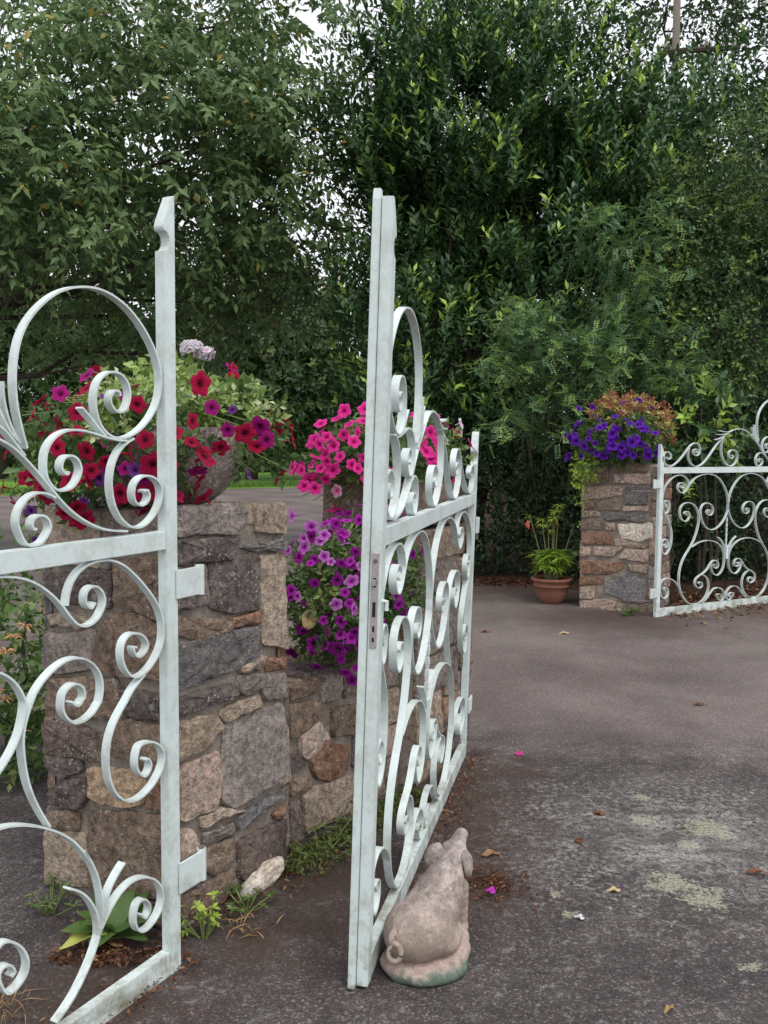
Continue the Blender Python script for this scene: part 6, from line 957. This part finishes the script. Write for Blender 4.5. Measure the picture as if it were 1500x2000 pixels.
def base_mat():
    g = NT('painted_base_stone'); co = g.coord(); n1 = g.noise(co, 12, 5, .65); n2 = g.noise(co, 60, 4, .7); sep = g.n('ShaderNodeSeparateXYZ'); g.l(co, sep.inputs[0])
    gr = g.ramp(g.math('ADD', g.math('MULTIPLY', sep.outputs[2], -12.0), g.math('MULTIPLY', n1, 1.3)), [(.18, (0, 0, 0)), (.38, (1, 1, 1))])
    c = g.mix(gr, (.42, .32, .28, 1), (.12, .165, .125, 1)); c = g.mix(.6, c, g.ramp(n2, [(.3, (.5, .5, .5)), (.7, (1.4, 1.4, 1.4))]), 'MULTIPLY')
    return g.fin(g.bsdf(c, .9, g.bump(n2, .6, .006), .2))
M_PIG = pig_mat()
def blobmesh(name, balls, voxel, m, parent, smooth_it=6, extra=None):
    """one continuous body: overlapping ellipsoids fused by a voxel remesh"""
    bm = bmesh.new()
    for c, r, rot in balls:
        mt = Matrix.Translation(c) @ rot.to_matrix().to_4x4() @ Matrix.Diagonal((r[0], r[1], r[2], 1))
        bmesh.ops.create_icosphere(bm, subdivisions=3, radius=1, matrix=mt)
    me = bpy.data.meshes.new(name); bm.to_mesh(me); bm.free(); o = link(name, me, parent)
    r_ = o.modifiers.new('r', 'REMESH'); r_.mode = 'VOXEL'; r_.voxel_size = voxel
    s_ = o.modifiers.new('s', 'SMOOTH'); s_.iterations = smooth_it; s_.factor = .5
    dg = bpy.context.evaluated_depsgraph_get(); dg.update()
    me2 = bpy.data.meshes.new_from_object(o.evaluated_get(dg)); o.modifiers.clear(); o.data = me2; bpy.data.meshes.remove(me)
    me2.name = name; me2.materials.clear(); me2.materials.append(m); me2.polygons.foreach_set('use_smooth', [True]*len(me2.polygons)); return o
from mathutils import Euler, Quaternion
def E_(x, y, z): return Euler((math.radians(x), math.radians(y), math.radians(z)))
def toward(v): return Vector(v).normalized().to_track_quat('Z', 'Y')
PG = Vector((.127, 2.605, 0))
pig = empty('pig_statue', PG, 'weathered pink stone pig sitting on a green edged base, snout raised, seen from behind', 'statue')
I = Quaternion()
def seg(a, b, ra, rb, n=6):
    a = Vector(a); b = Vector(b)
    return [(a.lerp(b, i/(n-1)), ((ra+(rb-ra)*i/(n-1)),)*3, I) for i in range(n)]
body = [(Vector((-.017, -.008, .120)), (.108, .104, .084), E_(0, -14, 0)), (Vector((-.020, .05, .100)), (.098, .09, .062), I), (Vector((.045, .01, .100)), (.062, .085, .055), I)]
body += [(Vector((.014, .018, .160)), (.090, .084, .076), E_(0, -25, 0)), (Vector((.036, .040, .196)), (.074, .072, .070), I), (Vector((.056, .060, .232)), (.058, .060, .058), I)]
body += seg((.060, .066, .240), (.080, .092, .284), .050, .043, 5)
body += [(Vector((.083, .098, .292)), (.044, .048, .040), I), (Vector((.066, .094, .300)), (.022, .02, .018), I), (Vector((.104, .098, .297)), (.022, .02, .018), I)]
body += seg((.090, .106, .306), (.109, .124, .342), .029, .0185, 7)+[(Vector((.111, .126, .346)), (.0205, .0205, .010), E_(-25, 22, 0))]
for sx in (.035, .105): body += seg((sx, .105, .19), (sx+.006, .125, .07), .027, .021, 6)+[(Vector((sx+.006, .128, .058)), (.024, .032, .018), I)]
body += [(Vector((.088, .045, .066)), (.028, .055, .024), E_(0, 0, -15)), (Vector((-.085, .075, .062)), (.026, .05, .020), I)]
blobmesh('pig_body', body, .005, M_PIG, pig, 8)
def ear(c, xdir, ydir, L, W):
    """a soft leaf-shaped ear: root at c, hanging along xdir, hollow side along ydir"""
    X = Vector(xdir).normalized(); Y = Vector(ydir); Y = (Y-X*Y.dot(X)).normalized(); S = X.cross(Y); v = []; f = []; nu, nv = 9, 8
    for i in range(nu+1):
        t = i/nu; w = W*(.42+.58*math.sin(math.pi*min(t*.9+.12, 1)))*(1 if t < .72 else math.sqrt(max(1-((t-.72)/.281)**2, .0009)))
        for j in range(nv+1):
            s = j/nv*2-1; v.append(tuple(X*(L*t)+S*(s*w/2)+Y*(-.011*(s*s)-.018*t*t+.008*math.sin(math.pi*t))))
    for i in range(nu):
        for j in range(nv): a = i*(nv+1)+j; f.append((a, a+1, a+nv+2, a+nv+1))
    o = pydata('ear', v, f, M_PIG, pig, True); s_ = o.modifiers.new('t', 'SOLIDIFY'); s_.thickness = .011; s_.offset = 0; ss = o.modifiers.new('ss', 'SUBSURF'); ss.levels = 1; ss.render_levels = 1
    o.location = c; return o
ear((.052, .080, .318), (-.78, -.12, -.56), (-.45, -.80, .30), .068, .058)
ear((.112, .080, .312), (.42, -.30, -.86), (.80, -.42, .25), .072, .054)
pts = []
for i in range(30):
    t = i/29; a = 1.9-t*6.6; r = .021*(1-.15*t); pts.append((-.094+math.cos(a)*r+.006*t, -.088-.016*math.sin(t*3.1), .098+math.sin(a)*r*1.1))
pts = [(-.085, -.060, .150), (-.098, -.078, .132)]+pts
MB().tube(pts, [.011, .0105]+[.0095-.004*i/29 for i in range(30)], 8).build('tail', M_PIG, pig, True)
bb = [(Vector((-.005, .0, .020)), (.128, .112, .046), I), (Vector((.03, .06, .022)), (.105, .09, .046), I), (Vector((.083, .02, .040)), (.048, .06, .048), I), (Vector((.095, .07, .045)), (.038, .05, .045), I)]
o = blobmesh('base', bb, .007, base_mat(), pig, 4)
for vt in o.data.vertices:
    vt.co.z = max(vt.co.z, 0.0); vt.co += Vector(mnoise.noise_vector(vt.co*25))*.005; vt.co.z = max(vt.co.z, 0)

# ---------------------------------------------------------------- weeds, litter, small things
def scatter(name, label, cat, fn, n, L, W, m, tf=(.1, .9), flat=True, upz=0, kind='stuff', lift=.006):
    P = np.array([fn() for _ in range(n)]); P = np.column_stack([P[:, 0], P[:, 1], lift+rng.random(n)*.012])
    T = rng.normal(size=(n, 3)); T[:, 2] = T[:, 2]*.25+upz; N = np.column_stack([rng.normal(size=n)*.35, rng.normal(size=n)*.35, np.ones(n)])
    if upz > 1: N = rng.normal(size=(n, 3))
    Ls = L*(.5+.8*rng.random(n)); ti = tf[0]+(tf[1]-tf[0])*rng.random(n)
    o = leaves(name, P, T, N, Ls, Ls*W, ti, m, None, .25, .2, kind); tag(o, label, cat); return o
def strip(a, b, w, bias=0):
    a = Vector(a); b = Vector(b); d = b-a; nn = Vector((d.y, -d.x)).normalized()
    def fn():
        p = a.lerp(b, random.random())+nn*abs(random.gauss(0, w)); return (p.x, p.y)
    return fn
def disc(c, r):
    def fn():
        a = random.uniform(0, 6.28); q = abs(random.gauss(0, .6))*r; return (c[0]+math.cos(a)*q, c[1]+math.sin(a)*q)
    return fn
wa = CA+E1*.15; wb = CA+E1*1.45
scatter('leaf_litter', 'brown leaf litter and twigs along the foot of the low wall', 'leaf litter', strip((wa.x, wa.y), (wb.x, wb.y), .09), 900, .020, .30, L_DEAD)
scatter('moss', 'green moss and tiny weeds along the foot of the low wall', 'moss', strip((CA+E1*.5).xy, (CA+E1*1.42).xy, .07), 3600, .017, .5, L_MOSS, (.0, .95), upz=.9)
scatter('leaf_litter', 'rusty brown leaves gathered under the cropped gate by its broad leaved weed', 'leaf litter', strip((-.60, 2.60), (-.95, 2.60), .09), 420, .024, .42, L_DEAD)
scatter('leaf_litter', 'brown leaf litter in front of the cropped gate bottom rail', 'leaf litter', strip((-.50, 2.62), (-.72, 2.25), .09), 260, .020, .35, L_DEAD)
scatter('leaf_litter', 'brown litter and moss just right of the stone pig', 'leaf litter', disc((.375, 3.12), .16), 620, .022, .3, L_DEAD, (.05, .8))
scatter('leaf_litter', 'scattered litter along the bottom rail of the open middle gate', 'leaf litter', strip((.0, 2.7), (.42, 4.5), .05), 420, .026, .3, L_DEAD)
scatter('leaf_litter', 'brown leaf litter under the hedge behind the terracotta pot', 'leaf litter', lambda: (random.uniform(.6, 2.0), 10.35-.4*(random.random()**2)-.35*random.uniform(.0, 1)), 900, .05, .5, L_DEAD, (0, .5))
scatter('leaf_litter', 'reddish brown leaf litter under and behind the far right gate', 'leaf litter', lambda: (random.uniform(2.5, 5.6), 0) if False else (lambda x: (x, 8.15+(x-2.4)*.62+random.gauss(.25, .35)))(random.uniform(2.45, 5.6)), 2200, .05, .5, L_DEAD, (.1, .95))
scatter('dry_straw', 'tuft of dry straw at the lower left corner', 'straw', disc((-1.0, 2.38), .07), 70, .08, .03, L_STRAW, (.2, .8), upz=.5)
scatter('dry_straw', 'pale dry twigs at the foot of the near pillar, right of the gate stile', 'straw', disc((-.42, 2.80), .07), 26, .07, .07, L_STRAW, (.1, .6))
scatter('grass', 'short green grass blades along the lawn edge', 'grass', lambda: (lambda x: (x, (24.0 if x < -12 else 24+(x+12)*.745)+abs(random.gauss(0, 1.5))))(random.uniform(-15, -1)), 9000, .16, .12, L_GRASS, (.0, 1), upz=2.2)
scatter('leaf_debris', 'tiny dry leaf crumbs and twigs scattered over the asphalt drive', 'leaf debris', lambda: (random.uniform(-1.2, 3.2), 2.2+4.5*random.random()**1.3), 420, .012, .45, L_DEAD, (.2, 1))
scatter('leaf_debris', 'fallen petals and brown crumbs along the foot of the open gate', 'leaf debris', strip((.05, 2.62), (.46, 4.5), .16), 500, .013, .45, L_DEAD, (.1, .9))
def weed(name, label, cat, loc, rosettes, L, W, m, tints, upz):
    P = []; T = []; N = []; Ls = []; Ti = []
    mb = MB()
    for (x, y, z), n in rosettes: mb.tube([(x*.2, y*.2, 0), (x, y, z)], .0025, 4); whorl(Vector((x, y, z)), n, L, upz, tints, P, T, N, Ls, Ti)
    r = empty(name, loc, label, cat); s_o = mb.build('stems', M_STEM, r); s_o['kind'] = 'stuff'; leaves('foliage', np.array(P), np.array(T), np.array(N), np.array(Ls), np.array(Ls)*W, np.array(Ti), m, r, .12, .2); return r
rr = lambda s, z0, z1, n: [((random.gauss(0, s), random.gauss(0, s), random.uniform(z0, z1)), n) for _ in range(12)]
weed('small_weed', 'small feathery green weed left of the broad leaved one, behind the cropped gate', 'weed', (-1.05, 2.90, 0), rr(.03, .02, .10, 8), .032, .25, L_PET, (.4, .8), .3)
weed('small_weed', 'yellow green weed at the foot of the tall hinge stile', 'weed', (-.535, 2.76, 0), rr(.03, .02, .13, 9), .026, .5, L_EUPH, (.5, .95), .3)
weed('small_weed', 'dark green weed at the pillar foot, right of the yellow green one', 'weed', (-.43, 2.93, 0), rr(.05, .01, .07, 8), .024, .5, L_PET, (.3, .8), .4)
weed('grass_clump', 'clump of weeds and moss at the wall foot, left of the open gate stile', 'weed', (-.22, 3.33, 0), rr(.09, .01, .05, 12), .028, .3, L_MOSS, (.2, .95), .5)
weed('grass_clump', 'light green weeds at the base of the wall just past the pale rock', 'weed', (-.12, 3.62, 0), rr(.08, .01, .07, 12), .03, .3, L_MOSS, (.2, .9), .6)
weed('small_weed', 'little green weed at the foot of the far right pillar', 'weed', (2.15, 8.18, 0), rr(.06, .01, .06, 9), .035, .5, L_PET, (.2, .7), .5)
# broad leaved weed: each big leaf its own part
bw = empty('broadleaf_weed', (-.80, 2.715, .012), 'broad leaved green weed growing behind the bottom of the cropped gate', 'weed')
def big_leaf(L, W, m, tint):
    v = []; f = []; n = 9
    for i in range(n+1):
        t = i/n; w = W/2*math.sin(math.pi*t**.8)**.8 if 0 < t < 1 else .002; z = -.35*L*t*t+.10*L*t
        for s in (-1, -.5, 0, .5, 1): v.append((s*w, L*t, z+.18*abs(s)*w+.004*math.sin(9*t+3*s)))
    for i in range(n):
        for j in range(4): a = i*5+j; f.append((a, a+1, a+6, a+5))
    me = bpy.data.meshes.new('leaf'); me.from_pydata(v, [], f); me.materials.append(m); a = me.attributes.new('tint', 'FLOAT', 'POINT'); a.data.foreach_set('value', [tint+.12*abs(math.sin(k*.7)) for k in range(len(v))]); me.polygons.foreach_set('use_smooth', [True]*len(f)); me.update(); return me
for az, el, L, W, tn in ((108, 16, .145, .095, .5), (124, -2, .15, .075, .95), (-80, 14, .155, .135, .25), (160, 0, .10, .08, .55), (-20, 38, .13, .08, .45), (150, 36, .14, .075, .35), (35, 34, .15, .09, .2), (-40, 34, .15, .09, .15), (85, 30, .12, .07, .4), (-100, 0, .11, .08, .3)):
    o = bpy.data.objects.new('leaf', big_leaf(L, W, L_EUPH if tn > .7 else L_PET, tn)); COL.objects.link(o); o.parent = bw; o.location = (0, 0, .02+random.uniform(0, .02)); o.rotation_euler = (math.radians(el+12), 0, math.radians(az))
# single fallen leaves and petals
def fallen(name, label, cat, x, y, L, W, m, tint, az=0, z=.004):
    o = bpy.data.objects.new(name, big_leaf(L, W, m, tint)); COL.objects.link(o); o.location = (x, y, z+L*.04); o.rotation_euler = (math.radians(random.uniform(5, 14)), math.radians(random.uniform(-12, 12)), math.radians(az)); tag(o, label, cat)
fallen('fallen_leaf', 'orange yellow fallen leaf on the asphalt right of the pig', 'fallen leaf', .80, 3.07, .045, .024, L_STRAW, .9, 80)
fallen('fallen_leaf', 'long red brown fallen leaf on the asphalt near the right edge', 'fallen leaf', 1.27, 3.21, .085, .03, L_DEAD, .6, -100)
fallen('fallen_leaf', 'red brown fallen leaf among the grey lichen flecks', 'fallen leaf', .90, 3.72, .05, .03, L_DEAD, .6, 60)
fallen('fallen_leaf', 'small red leaf below the lichen flecks, right of the pig snout', 'fallen leaf', .75, 3.45, .045, .03, L_DEAD, .55, 20)
fallen('fallen_leaf', 'curled brown fallen leaf just right of the pig ear', 'fallen leaf', .36, 3.33, .075, .03, L_DEAD, .8, -70)
fallen('fallen_leaf', 'dark fallen leaf far up the drive behind the open gate', 'fallen leaf', .85, 7.40, .09, .045, L_DEAD, .6, 90)
fallen('fallen_leaf', 'pale yellow fallen leaf far up the drive in front of the pot', 'fallen leaf', 1.46, 7.35, .09, .04, L_STRAW, .9, 80)
fallen('fallen_leaf', 'brown leaf on the pale part of the drive', 'fallen leaf', 1.85, 5.35, .08, .03, L_DEAD, .5, 100)
fallen('fallen_leaf', 'small yellow leaf at the far foot of the open gate', 'fallen leaf', .425, 4.60, .05, .035, L_STRAW, .9, 40)
fallen('fallen_leaf', 'dry leaf lying on the asphalt in the lower right corner', 'fallen leaf', .78, 2.42, .045, .015, L_STRAW, .3, 130)
fallen('fallen_leaf', 'brown leaf under the broad leaved weed', 'fallen leaf', -.76, 2.68, .09, .05, L_DEAD, .75, 60, .012)
fallen('fallen_petal', 'magenta petunia flower fallen on the asphalt beyond the gate end', 'fallen petal', .66, 4.44, .05, .04, P_PINK, .9, 10)
fallen('fallen_petal', 'pale pink petal lying on the asphalt right of the pig', 'fallen petal', .638, 2.88, .030, .026, P_WHITE, .6, 60)
fallen('fallen_petal', 'purple petal in the brown litter behind the pig', 'fallen petal', .375, 3.02, .035, .03, P_LIL, .9, 60, .02)
fallen('fallen_leaf', 'peach coloured dead leaf caught in the purple petunias', 'fallen leaf', -.285, 3.465, .10, .06, L_STRAW, .75, 0, .80)
bpy.context.scene.objects[-1].rotation_euler = (math.radians(75), math.radians(20), math.radians(10))
# pale rock at the pillar foot
rk = bmesh.new(); bmesh.ops.create_icosphere(rk, subdivisions=4, radius=1)
for vt in rk.verts:
    c = vt.co.copy(); c = Vector([math.copysign(abs(a)**.7, a) for a in c]); p = Vector((c.x*.105, c.y*.036, c.z*.036+c.x*.014)); p += Vector(mnoise.noise_vector(p*22))*.012+Vector(mnoise.noise_vector(p*70))*.003; vt.co = p
rkm = bpy.data.meshes.new('pale_rock'); rk.to_mesh(rkm); rk.free(); rko = link('pale_rock', rkm, None, SM['pale'], True)
rko.location = (-.405, 3.105, .026); rko.rotation_euler = (0, math.radians(-6), math.atan2(.849, .528)); tag(rko, 'pale pinkish white rock lying at the wall foot below the purple petunias', 'rock')
